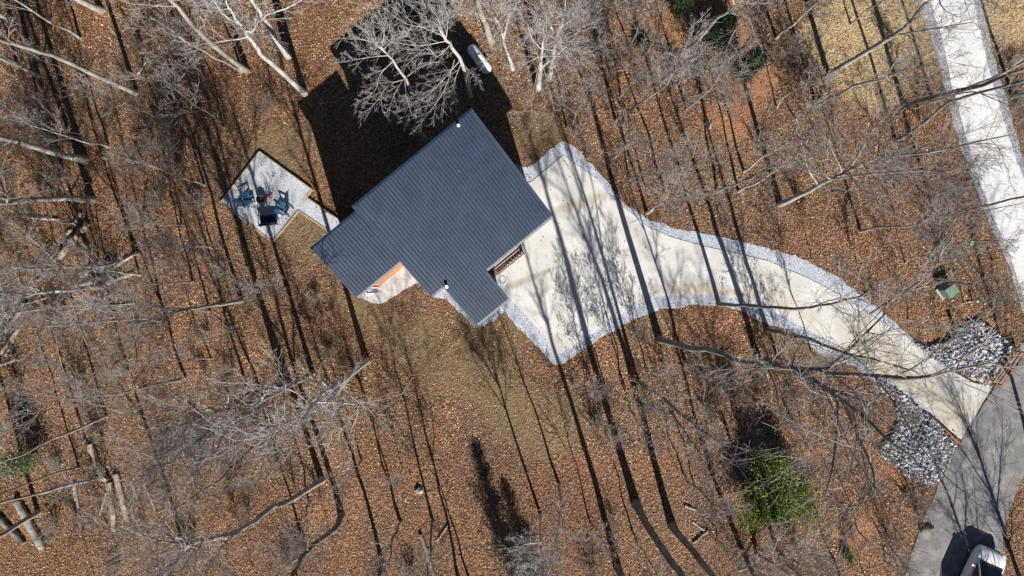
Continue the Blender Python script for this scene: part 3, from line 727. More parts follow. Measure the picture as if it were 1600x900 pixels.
MB().box((0, 0, .35), (.07, .07, .7)).build('stake', M['deckdark'], t); MB().box((0.05, 0, .6), (.16, .02, .12)).build('marker_plate', M['deckdark'], t)
# propane tank in the house's shadow
x, y = W(749, 92, .6); t = thing('propane_tank', 'long white propane tank lying in the shade behind the house', 'tank', (x, y, 0), math.radians(-54))
mb = MB(); R_ = .36; Lh = .85
prof = [(-Lh-.28, .02), (-Lh-.24, .17), (-Lh-.13, .29), (-Lh, R_), (Lh, R_), (Lh+.13, .29), (Lh+.24, .17), (Lh+.28, .02)]
rg = []
for k in range(24):
    a = 2*math.pi*k/24; rg.append([mb.bm.verts.new((xx, r_*math.cos(a), .55+r_*math.sin(a))) for xx, r_ in prof])
for k in range(24):
    A, B = rg[k], rg[(k+1) % 24]
    for j in range(len(A)-1): mb.bm.faces.new((A[j], B[j], B[j+1], A[j+1]))
mb.bm.faces.new([r_[0] for r_ in rg]); mb.bm.faces.new([r_[-1] for r_ in rg])
mb.build('tank_shell', M['tank'], t, smooth=True)
MB().cyl((0, 0, .86), (0, 0, 1.02), .15, .14, 16).build('valve_dome', M['tank'], t, smooth=True)
for s in (-1, 1): MB().box((s*.6, 0, .11), (.12, .5, .22)).build('leg', M['steel'], t)
# rails at the culverts
def rail_fence(a, b, label, off=.30, posts=3):
    ax, ay = W(*a); bx, by = W(*b); d = math.hypot(bx-ax, by-ay); ang = math.atan2(by-ay, bx-ax)
    t = thing('wooden_rail', label, 'railing', ((ax+bx)/2, (ay+by)/2, 0), ang)
    for i in range(posts):
        x = -d/2+.05+i*(d-.1)/(posts-1)
        MB().box((x, 0, .45), (.09, .09, .9)).build('post', M['railwood'], t)
        MB().box((x, off, .3), (.09, .09, .6)).build('post', M['railwood'], t)
        MB().box((x, off/2, .62), (.07, off, .06)).build('cross_brace', M['railwood'], t)
    MB().box((0, 0, .92), (d, .12, .04)).build('rail', M['railwood'], t)
    MB().box((0, 0, .5), (d-.2, .04, .12)).build('rail', M['railwood'], t)
    MB().box((0, off, .64), (d, .10, .04)).build('rail', M['edging'], t)
rail_fence((1551, 600), (1588, 548), 'rust brown double wooden rail on the road side of the upper rock bed', .38)
def low_beam(a, b, label, seg=3):
    ax, ay = W(*a); bx, by = W(*b); d = math.hypot(bx-ax, by-ay); ang = math.atan2(by-ay, bx-ax)
    t = thing('timber_beam', label, 'beam', ((ax+bx)/2, (ay+by)/2, 0), ang)
    for i in range(seg):
        MB().box((-d/2+(i+.5)*d/seg, (i % 2)*.03, .24), (d/seg-.02, .13, .12), None, .01).build('timber', M['railwood'], t)
        MB().box((-d/2+(i+.5)*d/seg, 0, .1), (.09, .09, .2)).build('block', M['deckdark'], t)
low_beam((1488, 571), (1542, 596), 'red-brown timber kerb between the concrete drive and the upper rock bed')
low_beam((1452, 652), (1496, 692), 'red-brown timber kerb between the concrete drive and the lower rock bed')
x, y = W(1449, 827); t = thing('culvert_pipe', 'galvanised culvert pipe end poking out at the edge of the asphalt road', 'pipe', (x, y, .0), math.radians(10))
mb = MB(); mb.cyl((-.55, .1, .12), (.3, .1, .12), .2, .2, 20, caps=False); mb.build('barrel', M['steel'], t, smooth=True)
mb = MB()
for k in range(20):
    a0 = 2*math.pi*k/20; a1 = 2*math.pi*(k+1)/20
    mb.cyl((.3, .1+.205*math.cos(a0), .12+.205*math.sin(a0)), (.3, .1+.205*math.cos(a1), .12+.205*math.sin(a1)), .025, .025, 5)
mb.build('rim', M['gutter'], t); MB().cyl((-.2, .1, .12), (-.18, .1, .12), .19, .19, 20).build('dark_inside', M['trim'], t)

# ------------------------------------------------------------------ car
def build_car():
    x, y = W(1528, 908, 0)
    x, y = W(1522, 893, 0.0)
    CS = 1.08
    t = thing('parked_car', 'white sport utility car parked at the edge of the asphalt road', 'car', (x-.20, y-.42, 0), math.radians(-25))
    t.scale = (CS, CS, CS)
    # +Y forward, length 4.6
    secs = [  # y, half width, z bottom, z shoulder, z top
        (-2.30, .70, .42, .80, .90), (-2.22, .93, .30, .90, 1.02), (-1.4, 1.0, .24, .98, 1.08), (0, 1.01, .22, 1.0, 1.10), (.75, 1.01, .22, .99, 1.10), (1.05, 1.0, .24, .97, 1.09), (1.65, .99, .26, .92, 1.04), (2.0, .94, .30, .84, .95), (2.16, .80, .34, .74, .84), (2.24, .62, .40, .62, .70)]
    mb = MB(); R = []
    for (yy, hw, zb, zs, zt) in secs:
        R.append([mb.bm.verts.new(p) for p in ((-hw*.9, yy, zb), (-hw, yy, zb+.16), (-hw, yy, zs-.12), (-hw*.96, yy, zs), (-hw*.82, yy, zt-.03), (-hw*.4, yy, zt), (hw*.4, yy, zt), (hw*.82, yy, zt-.03), (hw*.96, yy, zs), (hw, yy, zs-.12), (hw, yy, zb+.16), (hw*.9, yy, zb))])
    for i in range(len(R)-1):
        for j in range(12): mb.bm.faces.new((R[i][j], R[i][(j+1) % 12], R[i+1][(j+1) % 12], R[i+1][j]))
    mb.bm.faces.new(R[0]); mb.bm.faces.new(R[-1][::-1])
    body = mb.build('body', M['carpaint'], t, smooth=True)
    md = body.modifiers.new('round', 'SUBSURF'); md.levels = 1; md.render_levels = 1
    # wheel arches (dark liners proud of the body by a few mm)
    for sx in (-1, 1):
        for yy in (1.45, -1.42):
            MB().cyl((sx*.76, yy, .38), (sx*.925, yy, .38), .40, .40, 24).build('wheel_arch', M['carblack'], t, smooth=True)
            wl = MB().cyl((sx*.66, yy, .34), (sx*.932, yy, .34), .34, .33, 28).build('wheel', M['rubber'], t, smooth=True)
            MB().cyl((sx*.86, yy, .34), (sx*.937, yy, .34), .225, .21, 20).build('rim', M['alloy'], wl, smooth=True)
            for k in range(5):
                a = k*1.2566
                MB().box((sx*.940, yy+.11*math.cos(a), .34+.11*math.sin(a)), (.02, .16, .04), Matrix.Rotation(a, 4, 'X')).build('spoke', M['carblack'], wl)
    # cabin: glass prism + roof + pillars
    base = [(-.82, -1.95), (.82, -1.95), (.86, 1.30), (-.86, 1.30)]; zb = 1.06
    roofp = [(-.62, -1.55), (.62, -1.55), (.66, .25), (-.66, .25)]; zt = 1.62
    def quad(a, b, c, d, name, mat):
        return MB().poly([a, b, c, d]).build(name, mat, t)
    B = [Vector((p[0], p[1], zb)) for p in base]; T_ = [Vector((p[0], p[1], zt)) for p in roofp]
    def solid(name, mat, pts, th=.02):
        mb = MB(); c = sum(pts, Vector())/len(pts); nrm = (pts[1]-pts[0]).cross(pts[2]-pts[1]).normalized()
        if nrm.dot(c-Vector((0, -.5, 1.2))) < 0: nrm = -nrm
        a = [mb.bm.verts.new(p) for p in pts]; b = [mb.bm.verts.new(p-nrm*th) for p in pts]
        mb.bm.faces.new(a); mb.bm.faces.new(b[::-1])
        for i in range(len(a)): mb.bm.faces.new((a[i], a[(i+1) % len(a)], b[(i+1) % len(a)], b[i]))
        return mb.build(name, mat, t)
    def lerp(a, b, k): return a+(b-a)*k
    solid('windshield', M['carglass'], [lerp(B[3], B[2], .06), lerp(B[2], B[3], .06), lerp(T_[2], T_[3], .05), lerp(T_[3], T_[2], .05)])
    solid('rear_window', M['carglass'], [lerp(B[0], B[1], .08), lerp(B[1], B[0], .08), lerp(T_[1], T_[0], .06), lerp(T_[0], T_[1], .06)])
    for (b0, b1, t0, t1) in ((B[0], B[3], T_[0], T_[3]), (B[1], B[2], T_[1], T_[2])):
        for (k0, k1) in ((.06, .36), (.38, .66), (.68, .95)):
            solid('side_window', M['carglass'], [lerp(b0, b1, k0), lerp(b0, b1, k1), lerp(t0, t1, k1), lerp(t0, t1, k0)])
    mb = MB()
    for i in range(4): mb.tube([B[i], T_[i]], .035, 8)
    for i in range(4): mb.tube([T_[i], T_[(i+1) % 4]], .03, 8)
    mb.build('pillar', M['carpaint'], t, smooth=True)
    mb = MB(); mb.box((0, -.72, zt+.0), (1.28, 1.70, .07), None, .03); mb.build('roof', M['carpaint'], t, smooth=True)
    mb = MB(); mb.box((0, -.52, zb-.0), (1.5, 2.6, .03)); mb.build('cabin_floor', M['carblack'], t)
    MB().box((0, 1.31, 1.07), (1.5, .16, .03), Matrix.Rotation(-.3, 4, 'X')).build('wiper_cowl', M['carblack'], t)
    for s in (-1, 1):
        q = MB().box((s*1.10, .86, 1.12), (.2, .12, .15), None, .03).build('mirror', M['carpaint'], t, smooth=True)
        MB().box((s*1.10, .795, 1.12), (.15, .01, .1)).build('mirror_glass', M['carglass'], q)
        MB().box((s*.70, 2.07, .80), (.30, .22, .10), Matrix.Rotation(-s*.5, 4, 'Z') @ Matrix.Rotation(-.5, 4, 'X'), .02).build('headlight', M['lamp'], t)
        MB().box((s*.80, -2.26, .86), (.22, .08, .2), None, .02).build('tail_light', M['redwood'], t)
        for yy in (.25, -.75): MB().box((s*1.015, yy, .93), (.03, .18, .03), None, .008).build('door_handle', M['carpaint'], t)
        MB().box((s*.99, -.3, .34), (.03, 2.2, .1)).build('side_skirt', M['carblack'], t)
    MB().box((0, 2.23, .60), (1.0, .06, .18), None, .02).build('grille', M['carblack'], t)
    MB().box((0, 2.20, .40), (1.3, .12, .12), None, .03).build('bumper', M['carblack'], t)
    MB().box((0, -2.32, .45), (1.5, .10, .16), None, .03).build('bumper', M['carblack'], t)
build_car()

# ------------------------------------------------------------------ bare trees
def norm(a): return a/np.maximum(np.linalg.norm(a, axis=-1, keepdims=True), 1e-9)
def tubes(P, R, sides):
    """P (N,p,3) R (N,p) -> verts, quads"""
    n, p, _ = P.shape
    T = np.empty_like(P); T[:, 1:-1] = P[:, 2:]-P[:, :-2]; T[:, 0] = P[:, 1]-P[:, 0]; T[:, -1] = P[:, -1]-P[:, -2]
    T = norm(T)
    ref = np.zeros((n, 1, 3)); d = norm(P[:, -1]-P[:, 0]); ref[:, 0, 0] = np.abs(d[:, 0]) < .6; ref[:, 0, 1] = 1-ref[:, 0, 0]
    A = norm(np.cross(T, ref)); B = np.cross(T, A)
    an = np.arange(sides)*2*np.pi/sides
    Vv = P[:, :, None]+R[:, :, None, None]*(A[:, :, None]*np.cos(an)[None, None, :, None]+B[:, :, None]*np.sin(an)[None, None, :, None])
    idx = np.arange(n*p*sides).reshape(n, p, sides)
    q = np.stack([idx[:, :-1, :], np.roll(idx[:, :-1, :], -1, 2), np.roll(idx[:, 1:, :], -1, 2), idx[:, 1:, :]], -1).reshape(-1, 4)
    return Vv.reshape(-1, 3), q
def ribbons(P, R):
    n, p, _ = P.shape
    T = norm(P[:, -1]-P[:, 0])[:, None]; rr_ = np.random.default_rng(n).normal(0, 1, (n, 1, 3)); A = norm(np.cross(T, rr_))
    Vv = np.stack([P-A*R[:, :, None]*1.25, P+A*R[:, :, None]*1.25], 2); idx = np.arange(n*p*2).reshape(n, p, 2)
    q = np.stack([idx[:, :-1, 0], idx[:, :-1, 1], idx[:, 1:, 1], idx[:, 1:, 0]], -1).reshape(-1, 4)
    return Vv.reshape(-1, 3), q
def children(P, R, nper, t0, t1, ang, lenmul, npts, up, wig, rmul, rng_, rtip=.3, lenabs=None, shape=None):
    n, p, _ = P.shape; m = n*nper
    par = np.repeat(np.arange(n), nper)
    t = t0+(t1-t0)*((np.tile(np.arange(nper), n)+rng_.random(m))/nper)
    f = t*(p-1); i = np.minimum(f.astype(int), p-2); fr = (f-i)[:, None]
    a = P[par, i]; b = P[par, i+1]; pos = a*(1-fr)+b*fr; tan = norm(b-a)
    rad = R[par, i]*(1-fr[:, 0])+R[par, i+1]*fr[:, 0]
    plen = np.linalg.norm(np.diff(P, axis=1), axis=2).sum(1)[par]
    az = rng_.random(m)*2*np.pi if nper < 3 else (np.tile(np.arange(nper), n)*2.4+np.repeat(rng_.random(n)*6.28, nper)+rng_.normal(0, .4, m))
    rf = np.where(np.abs(tan[:, 2:3]) < .9, np.array([[0, 0, 1.]]), np.array([[1., 0, 0]]))
    e1 = norm(np.cross(tan, rf)); e2 = np.cross(tan, e1)
    th = ang*(1+rng_.normal(0, .22, m))
    d = tan*np.cos(th)[:, None]+(e1*np.cos(az)[:, None]+e2*np.sin(az)[:, None])*np.sin(th)[:, None]
    d[:, 2] += up*.5; d = norm(d)
    L = (lenabs if lenabs is not None else plen*lenmul)*(1-.45*t*(shape if shape is not None else 1))*rng_.uniform(.6, 1.25, m)
    r0 = np.minimum(rad*rmul, rad*.9)
    Pn = np.empty((m, npts, 3)); Pn[:, 0] = pos
    for k in range(1, npts):
        d = norm(d+rng_.normal(0, wig, (m, 3))+np.array([0, 0, up*.28]))
        Pn[:, k] = Pn[:, k-1]+d*(L/(npts-1))[:, None]
    Rn = r0[:, None]*np.linspace(1, rtip, npts)[None]
    return Pn, Rn
def trunk_pts(poly_px, top, r_, wob):
    """photo polyline (first point on the ground) -> 3-D trunk; each point sits at the height that keeps it nearest above the base"""
    B = np.array([poly_px[0][0]-800, -(poly_px[0][1]-450)], float)
    out = [np.array([B[0]/S, B[1]/S, 0.0])]
    for (a, b) in poly_px[1:]:
        p = np.array([a-800, -(b-450)], float)
        k = 1-(p@B)/(p@p); h = min(max(k*H, out[-1][2]+.35), 32)
        X = p*(1-h/H)/S; out.append(np.array([X[0], X[1], h]))
    n0 = len(out)
    last = out[-1]
    if last[2] < top-1:
        if n0 > 2: d = norm(out[-1]-out[-2])
        elif n0 == 2: d = norm(out[-1]-out[0])
        else: d = norm(np.array([rng.normal(0, .05), rng.normal(0, .04), 1.]))
        d = norm(d*.35+np.array([0, 0, .65]))
        rem = top-last[2]; k = max(3, int(rem/2.5))
        for j in range(k):
            d = norm(d+rng.normal(0, wob, 3)*np.array([1, 1, .2])+np.array([0, 0, .12]))
            out.append(out[-1]+d*rem/k)
    P = np.array(out)
    # smooth resample
    C = np.array(catmull([tuple(p) for p in P], 3, False))
    C[1:-1, :2] += rng.normal(0, .03, (len(C)-2, 2))
    return C
def local_tree_meshes(C, r0, tone, crown, clen, dens, seed, low=.42):
    rg_ = np.random.default_rng(seed)
    zz = np.linspace(0, 1, len(C))
    R = r0*(1-.82*zz**1.1); R[0] = r0*1.45; 
    if len(R) > 2: R[1] = r0*1.08
    P1 = C[None]; R1 = R[None]
    tv, tq = tubes(P1, R1, 9)
    tm = mesh_np('trunk', tv, tq, mat=M['bark_'+tone], smooth=True)
    limbs = []
    cv = []; cq = []; off = 0
    n1 = crown
    P2, R2 = children(P1, R1, n1, low, .97, .68, .3, 7, .30, .11, .55, rg_, .25, lenabs=clen*1.4, shape=.8)
    P3, R3 = children(P2, R2, 7, .15, .98, .56, .62, 5, .16, .12, .45, rg_, .3)
    P3b, R3b = children(P1, R1, max(2, n1//2), .75, 1.0, .5, .3, 5, .3, .2, .5, rg_, .25, lenabs=clen*.8)
    R3 = np.maximum(R3, .010); 
    P4, R4 = children(np.concatenate([P3, P3b]), np.concatenate([R3, R3b]), max(3, int(5*dens)), .12, 1, .55, .62, 4, .1, .14, .5, rg_, .4)
    R4 = np.maximum(R4, .0068)
    P5, R5 = children(P4, R4, max(3, int(6*dens)), .1, 1, .55, .72, 3, .06, .14, .7, rg_, .5)
    R5 = np.clip(R5, .0042, .02)
    for P_, R_, s_ in ((P3, R3, 4), (P3b, R3b, 5), (P4, R4, 3), (P5, R5, 2)):
        v_, q_ = tubes(P_, R_, s_) if s_ > 2 else ribbons(P_, R_); cv.append(v_); cq.append(q_+off); off += len(v_)
    cm = mesh_np('crown', np.concatenate(cv), np.concatenate(cq), mat=M['twig_'+tone], smooth=True)
    big = []
    for i in range(len(P2)):
        v_, q_ = tubes(P2[i:i+1], R2[i:i+1], 6)
        big.append(mesh_np('limb', v_, q_, mat=M['bark_'+tone], smooth=True))
    return tm, big, cm
TREES = []
def tree(label, pts, r0, top, tone='grey', crown=9, clen=3.6, dens=1.0, low=.42, extra=None, seed=None):
    C = trunk_pts(pts, top, r0, .05)
    base = C[0].copy(); C = C-base; C[0, 2] = -.15
    if seed is None: seed = int(abs(pts[0][0])*7+abs(pts[0][1])*13) % 99991
    tm, big, cm = local_tree_meshes(C, r0, tone, crown, clen, dens, seed, low)
    root = thing('bare_tree', label, 'tree', (base[0], base[1], 0), 0, 'leafless trees in the wood')
    link('trunk', tm, root)
    for b_ in big: link('limb', b_, root)
    link('crown', cm, root)
    if extra:            # limbs followed through the photograph
        for (pp, ra) in extra:
            E = []
            B2 = np.array([base[0], base[1]])*S
            for (a, b) in pp:
                p = np.array([a-800, -(b-450)], float); k = 1-(p@B2)/(p@p)
                if not E:
                    CW = C+base; pr = CW[:, :2]*(S/(1-CW[:, 2:3]/H)); h = float(CW[int(np.argmin(((pr-p)**2).sum(1))), 2]); h = max(h, .8)
                else: h = min(max(k*H, E[-1][2]+.25), 30, E[-1][2]+3.5)
                X = p*(1-h/H)/S; E.append((X[0]-base[0], X[1]-base[1], h))
            E = np.array(catmull(E, 3, False))[None]; Rr = (ra*np.linspace(1, .25, E.shape[1]))[None]
            v_, q_ = tubes(E, Rr, 6); l_ = link('limb', mesh_np('limb', v_, q_, mat=M['bark_'+tone], smooth=True), root)
            rg_ = np.random.default_rng(seed+5)
            A3, B3 = children(E, Rr, 9, .12, 1, .52, .52, 6, .10, .12, .5, rg_, .3); B3 = np.maximum(B3, .0075)
            A4, B4 = children(A3, B3, 6, .08, .95, .5, .58, 5, .06, .14, .5, rg_, .4); B4 = np.maximum(B4, .0052)
            A5, B5 = children(A4, B4, 4, .05, .9, .5, .62, 3, .04, .14, .7, rg_, .5); B5 = np.clip(B5, .0036, .02)
            vs, qs, of = [], [], 0
            for P_, R_, s_ in ((A3, B3, 4), (A4, B4, 3), (A5, B5, 2)):
                v_, q_ = tubes(P_, R_, s_) if s_ > 2 else ribbons(P_, R_); vs.append(v_); qs.append(q_+of); of += len(v_)
            link('twigs', mesh_np('twigs', np.concatenate(vs), np.concatenate(qs), mat=M['twig_'+tone], smooth=True), root)
    TREES.append((pts[0][0], pts[0][1]))
    return root

c = crop
# --- upper left
tree('tall pale grey tree leaning over the left edge, its foot left of the patio', c(0, 0, [(640, 440), (440, 345), (240, 262), (100, 215), (0, 185)]), .15, 15, 'pale', 8, 3.2)
tree('thick pale trunk running off the left edge, upper of the two thickest there', c(0, 0, [(400, 750), (250, 715), (130, 680), (0, 645)]), .22, 17, 'pale', 8, 3.5)
tree('thick pale trunk lying level across the left edge, just above the split logs', [(145, 312), (90, 310), (40, 313), (0, 317)], .20, 17, 'pale', 8, 3.5)
tree('slim pale tree at the left edge between two thicker trunks', c(0, 0, [(215, 645), (100, 560), (0, 480)]), .11, 13, 'pale', 7, 2.8)
tree('slim grey tree in the far upper left with its foot close to the left edge', c(0, 0, [(85, 310), (0, 275)]), .11, 13, 'grey', 7, 2.8)
tree('long straight grey tree leaning up to the top edge, left of the white forked tree', c(0, 0, [(1160, 335), (1000, 210), (900, 110), (800, 0)]), .17, 17, 'pale', 8, 3.4)
tree('stout pale trunk cut by the top edge near the upper left corner', c(0, 0, [(475, 48), (370, 0)]), .22, 17, 'pale', 7, 3.5)
tree('white forked tree with its foot at the corner of the house shadow', c(1, 0, [(230, 440), (100, 320), (20, 250), (-20, 190), (-70, 120), (-120, 50), (-140, 0)]), .17, 14, 'white', 8, 3.4, 1, .45,
     extra=[(c(1, 0, [(-70, 130), (-20, 150), (30, 80), (140, 40), (215, 0)]), .07)])
tree('pale leaning tree directly above the white forked tree', c(1, 0, [(150, 265), (60, 120), (0, 40), (-40, -30)]), .18, 16, 'white', 8, 3.4)
tree('grey tree in the far upper left corner behind others', [(20, 35), (-20, 10)], .16, 15, 'grey', 8, 3.2)
tree('slender tree near the top edge above the long straight grey tree', [(330, 20), (300, -30)], .10, 12, 'grey', 7, 3)
# --- over the house shadow
tree('white branched spreading tree standing beside the propane tank', [(735, 151), (723, 100), (707, 75), (693, 57)], .12, 13.5, 'white', 4, 1.9, .7, .75, extra=[(c(1, 0, q), .030) for q in ([(900,190),(800,210),(720,210),(640,195)], [(880,170),(790,130),(700,110),(590,30)], [(880,165),(850,80),(800,20)], [(910,210),(850,265),(800,225),(720,290)], [(950,290),(880,370),(800,450),(745,480)], [(930,280),(900,380),(860,460),(800,540)], [(960,300),(925,400),(935,470)], [(975,305),(1010,345),(1045,385)], [(890,180),(900,90),(880,20)])])
tree('spreading pale tree in the middle of the house shadow', [(655, 167), (633, 123), (612, 95), (587, 67)], .11, 13.5, 'white', 4, 1.9, .7, .75, extra=[(c(1, 0, q), .028) for q in ([(600,230),(520,190),(440,180)], [(620,260),(520,270),(410,290)], [(640,290),(580,350),(560,420),(500,470)], [(700,370),(620,400),(570,470),(520,520)], [(690,370),(650,440),(620,520)], [(695,370),(710,470),(740,560),(770,625)], [(700,365),(780,310),(880,280)], [(560,200),(520,150),(480,120)], [(590,220),(600,140),(560,60)])])
tree('stout grey trunk at the top edge right of the propane tank', c(1, 0, [(1105, 195), (1060, 70), (1040, 0)]), .20, 17, 'grey', 8, 3.4)
tree('white forked tree at the top edge right of the stout grey trunk', c(1, 0, [(1205, 325), (1160, 200), (1150, 130), (1100, 50)]), .11, 11, 'white', 8, 3.2, 1, .4, extra=[(c(1, 0, [(1160, 190), (1180, 90), (1195, 0)]), .07)])
tree('broad silvery tree with drooping branches above the parking pad', [(841, 139), (846, 90), (850, 60)], .16, 10, 'white', 8, 3.0, 1.0, .3, extra=[(c(2, 0, q), .030) for q in ([(150,230),(240,250),(290,320),(340,440)], [(150,250),(210,330),(240,430)], [(135,270),(110,380),(90,500),(100,560)], [(140,290),(170,400),(200,520)], [(150,255),(60,300),(0,360)])])
tree('broad silvery tree right behind the drooping one, nearer the top edge', [(857, 124), (867, 68), (877, 40), (884, 20)], .15, 12, 'white', 8, 3.4, 1, .3, extra=[(c(2, 0, q), .030) for q in ([(200,200),(280,230),(370,240),(450,200)], [(205,190),(320,130),(420,90),(520,60)], [(210,150),(260,60),(330,0)], [(210,205),(290,270),(370,330),(400,400)], [(205,180),(120,150),(60,180)])])
tree('white tree with wide crooked branches beside the dark cedars at the top edge', c(2, 0, [(855, 205), (940, 110), (1030, 40), (1150, 10)]), .14, 10, 'white', 4, 2.4, .6, .5,
     extra=[(c(2, 0, [(1030, 60), (1080, 90), (1040, 150), (1000, 240), (975, 300)]), .05), (c(2, 0, [(1040, 30), (1100, 60), (1140, 170), (1180, 250)]), .05)])
tree('thin pale tree between the silvery trees and the clay bank', c(2, 0, [(485, 565), (590, 490), (700, 420), (760, 340), (820, 245)]), .08, 9, 'pale', 9, 2.6)
tree('thin grey tree halfway between the parking pad and the dark cedar', c(2, 0, [(815, 512), (930, 420), (990, 330)]), .07, 9, 'grey', 9, 2.4)
tree('small grey tree with its foot on the upper verge of the driveway', c(2, 1, [(630, 98), (700, 50), (820, 0)]), .09, 9, 'grey', 10, 2.8)
# --- right
tree('dark barked tree crossing the straw-covered clearing', c(3, 0, [(280, 350), (480, 230), (640, 130), (740, 20)]), .16, 14, 'grey', 9, 3.6, .9, .5, extra=[(c(3, 0, [(600, 165), (750, 138), (960, 105)]), .06)])
tree('slender dark tree just below the straw-covered clearing', c(3, 0, [(225, 500), (400, 405), (520, 375)]), .09, 11, 'grey', 9, 2.8)
tree('large tree with sweeping grey limbs between the driveway and the straw clearing', c(3, 0, [(55, 958), (200, 890), (380, 800), (560, 720)]), .17, 15, 'grey', 13, 4.6, 1.1, .38,
     extra=[(c(3, 0, [(380, 800), (440, 700), (500, 600), (560, 540)]), .07), (c(3, 0, [(520, 740), (780, 710), (1000, 660), (1150, 630)]), .06), (c(3, 0, [(300, 840), (500, 815), (760, 800), (900, 840)]), .06)])
tree('tall dark tree reaching across the white gravel road', c(3, 0, [(632, 492), (830, 440), (1000, 400), (1200, 318)]), .14, 15, 'dark', 9, 3.6, .9, .55, extra=[(c(3, 0, [(850, 450), (960, 430), (1060, 465), (1200, 520)]), .05)])
tree('dark tree at the lower right rim of the straw clearing', c(3, 0, [(595, 655), (700, 600), (850, 480), (1000, 435), (1200, 380)]), .11, 14, 'dark', 8, 3.2)
tree('dark tree behind the straw clearing close to the gravel road', c(3, 0, [(770, 475), (870, 440)]), .12, 13, 'grey', 8, 3.0)
tree('tree on the right verge of the white gravel road', c(3, 0, [(1140, 455), (1240, 430)]), .13, 13, 'dark', 9, 3.2)
tree('slim tree left of the gravel road and above the valve box', c(3, 1, [(430, 185), (520, 168), (640, 160)]), .09, 9, 'grey', 9, 2.6)
tree('dark twin-limbed tree crossing the gravel road above the valve box', c(3, 1, [(780, 118), (860, 100), (1000, 70), (1200, 22)]), .09, 13, 'dark', 8, 3.0, .9, .5, extra=[(c(3, 1, [(840, 108), (1000, 90), (1200, 50)]), .05)])
tree('curved dark tree rising from the lower verge of the driveway bend', c(2, 1, [(968, 526), (1100, 530), (1200, 540), (1320, 548), (1440, 535), (1600, 500), (1700, 455)]), .12, 17, 'dark', 7, 2.8, .7, .6,
     extra=[(c(3, 1, [(480, 570), (640, 470), (740, 400), (790, 345), (830, 230)]), .06)])
tree('large dark limbed tree whose branches spread over the lower driveway', c(2, 1, [(690, 690), (830, 730), (950, 745), (1090, 800), (1220, 815), (1330, 835)]), .20, 21, 'dark', 7, 3.4, .8, .6,
     extra=[(c(3, 1, [(60, 820), (250, 832), (350, 770), (420, 700), (550, 570)]), .09), (c(3, 1, [(250, 850), (480, 860), (700, 872), (900, 830), (1050, 800)]), .08),
            (c(3, 1, [(130, 835), (200, 870), (280, 930), (360, 985), (470, 1070), (560, 1160), (690, 1255)]), .09), (c(3, 2, [(325, 80), (322, 220), (300, 400), (265, 530)]), .05), (c(3, 2, [(365, 110), (430, 260), (490, 400), (500, 520)]), .06)])
tree('dark tree on the slope below the driveway bend, left of the green cedar', c(2, 2, [(590, -5), (690, 55), (840, 180), (930, 245)]), .12, 11, 'dark', 6, 2.2, .5, .45,
     extra=[(c(2, 2, [(700, 70), (840, 180), (960, 270), (1070, 350)]), .05), (c(2, 2, [(730, 110), (800, 210), (870, 310), (900, 340)]), .06)])
tree('tree with slim trunk just below the large dark limbed tree', c(2, 1, [(1150, 772), (1230, 800), (1330, 850)]), .19, 17, 'dark', 6, 3.0, .7, .6)
tree('tree on the inner bank of the driveway bend', c(2, 1, [(1195, 645), (1290, 665)]), .14, 16, 'dark', 6, 2.6, .7, .6)
tree('tall tree at the right-hand edge beyond the asphalt road', [(1640, 790), (1670, 810)], .18, 15, 'dark', 10, 4.2)
tree('broad tree at the right end of the bottom edge throwing branchy shade on the asphalt', [(1594, 903), (1604, 912)], .16, 10.5, 'dark', 16, 3.6, .8, .22)
tree('low broad tree off the lower right corner', [(1560, 960), (1566, 975)], .14, 11.5, 'dark', 13, 3.2, .8, .3)
# --- bottom right
tree('leaning tree with long dark trunk left of the bottom centre brush', c(2, 2, [(580, 562), (650, 690), (760, 850), (820, 930)]), .25, 19, 'dark', 6, 3.0, .7, .6)
tree('forked dark trunk at the bottom, right of the long leaning one', c(2, 2, [(750, 665), (850, 790), (940, 900)]), .23, 19, 'dark', 6, 3.0, .7, .6)
tree('dark tree whose foot touches the bottom edge left of the long leaning trunk', c(2, 2, [(495, 860), (540, 950)]), .22, 18, 'dark', 6, 3.0, .7, .6)
tree('slim dark tree just left of the bright green cedar', c(2, 2, [(1080, 785), (1130, 880), (1170, 950)]), .16, 16, 'dark', 7, 2.8, .7, .55)
tree('pale branching tree at the bottom centre with brush-like crown', c(2, 2, [(135, 612), (130, 680), (135, 760)]), .09, 8.5, 'white', 13, 3.0, 1, .3)
tree('crooked grey tree in the lower right corner of the wood below the green cedar', c(3, 2, [(-60, 800), (60, 860), (130, 930)]), .10, 8, 'grey', 13, 3.0, 1, .3)
tree('small pale tree touching the bottom edge below the green cedar', c(2, 2, [(1060, 880), (1120, 850), (1190, 800)]), .08, 7, 'pale', 12, 2.8, 1, .25)
# --- bottom left
tree('thick curved dark trunk near the bottom edge left of centre', c(1, 2, [(400, 615), (370, 680), (290, 740), (230, 790), (180, 885)]), .20, 18, 'dark', 9, 4.0, 1, .4)
tree('grey trunk with pale sunny side left of the thick curved one', c(1, 2, [(310, 452), (180, 530), (80, 580), (0, 640), (-120, 700), (-280, 740)]), .18, 18, 'grey', 9, 4.0, 1, .5,
     extra=[(c(0, 2, [(1130, 690), (1060, 740), (1000, 820), (960, 890)]), .07), (c(0, 2, [(1060, 720), (900, 740), (740, 735), (560, 665)]), .07)])
tree('thin crooked tree in the open leaf floor right of the thick curved trunk', c(1, 2, [(680, 652), (640, 720), (632, 800)]), .07, 11, 'dark', 7, 2.6)
tree('thin tree beside the pale boulder', c(1, 2, [(828, 640), (815, 720), (820, 790)]), .08, 12, 'dark', 7, 2.6)
tree('tree at the bottom edge right of the thick curved trunk', c(1, 2, [(590, 835), (575, 900)]), .14, 15, 'dark', 8, 3.4)
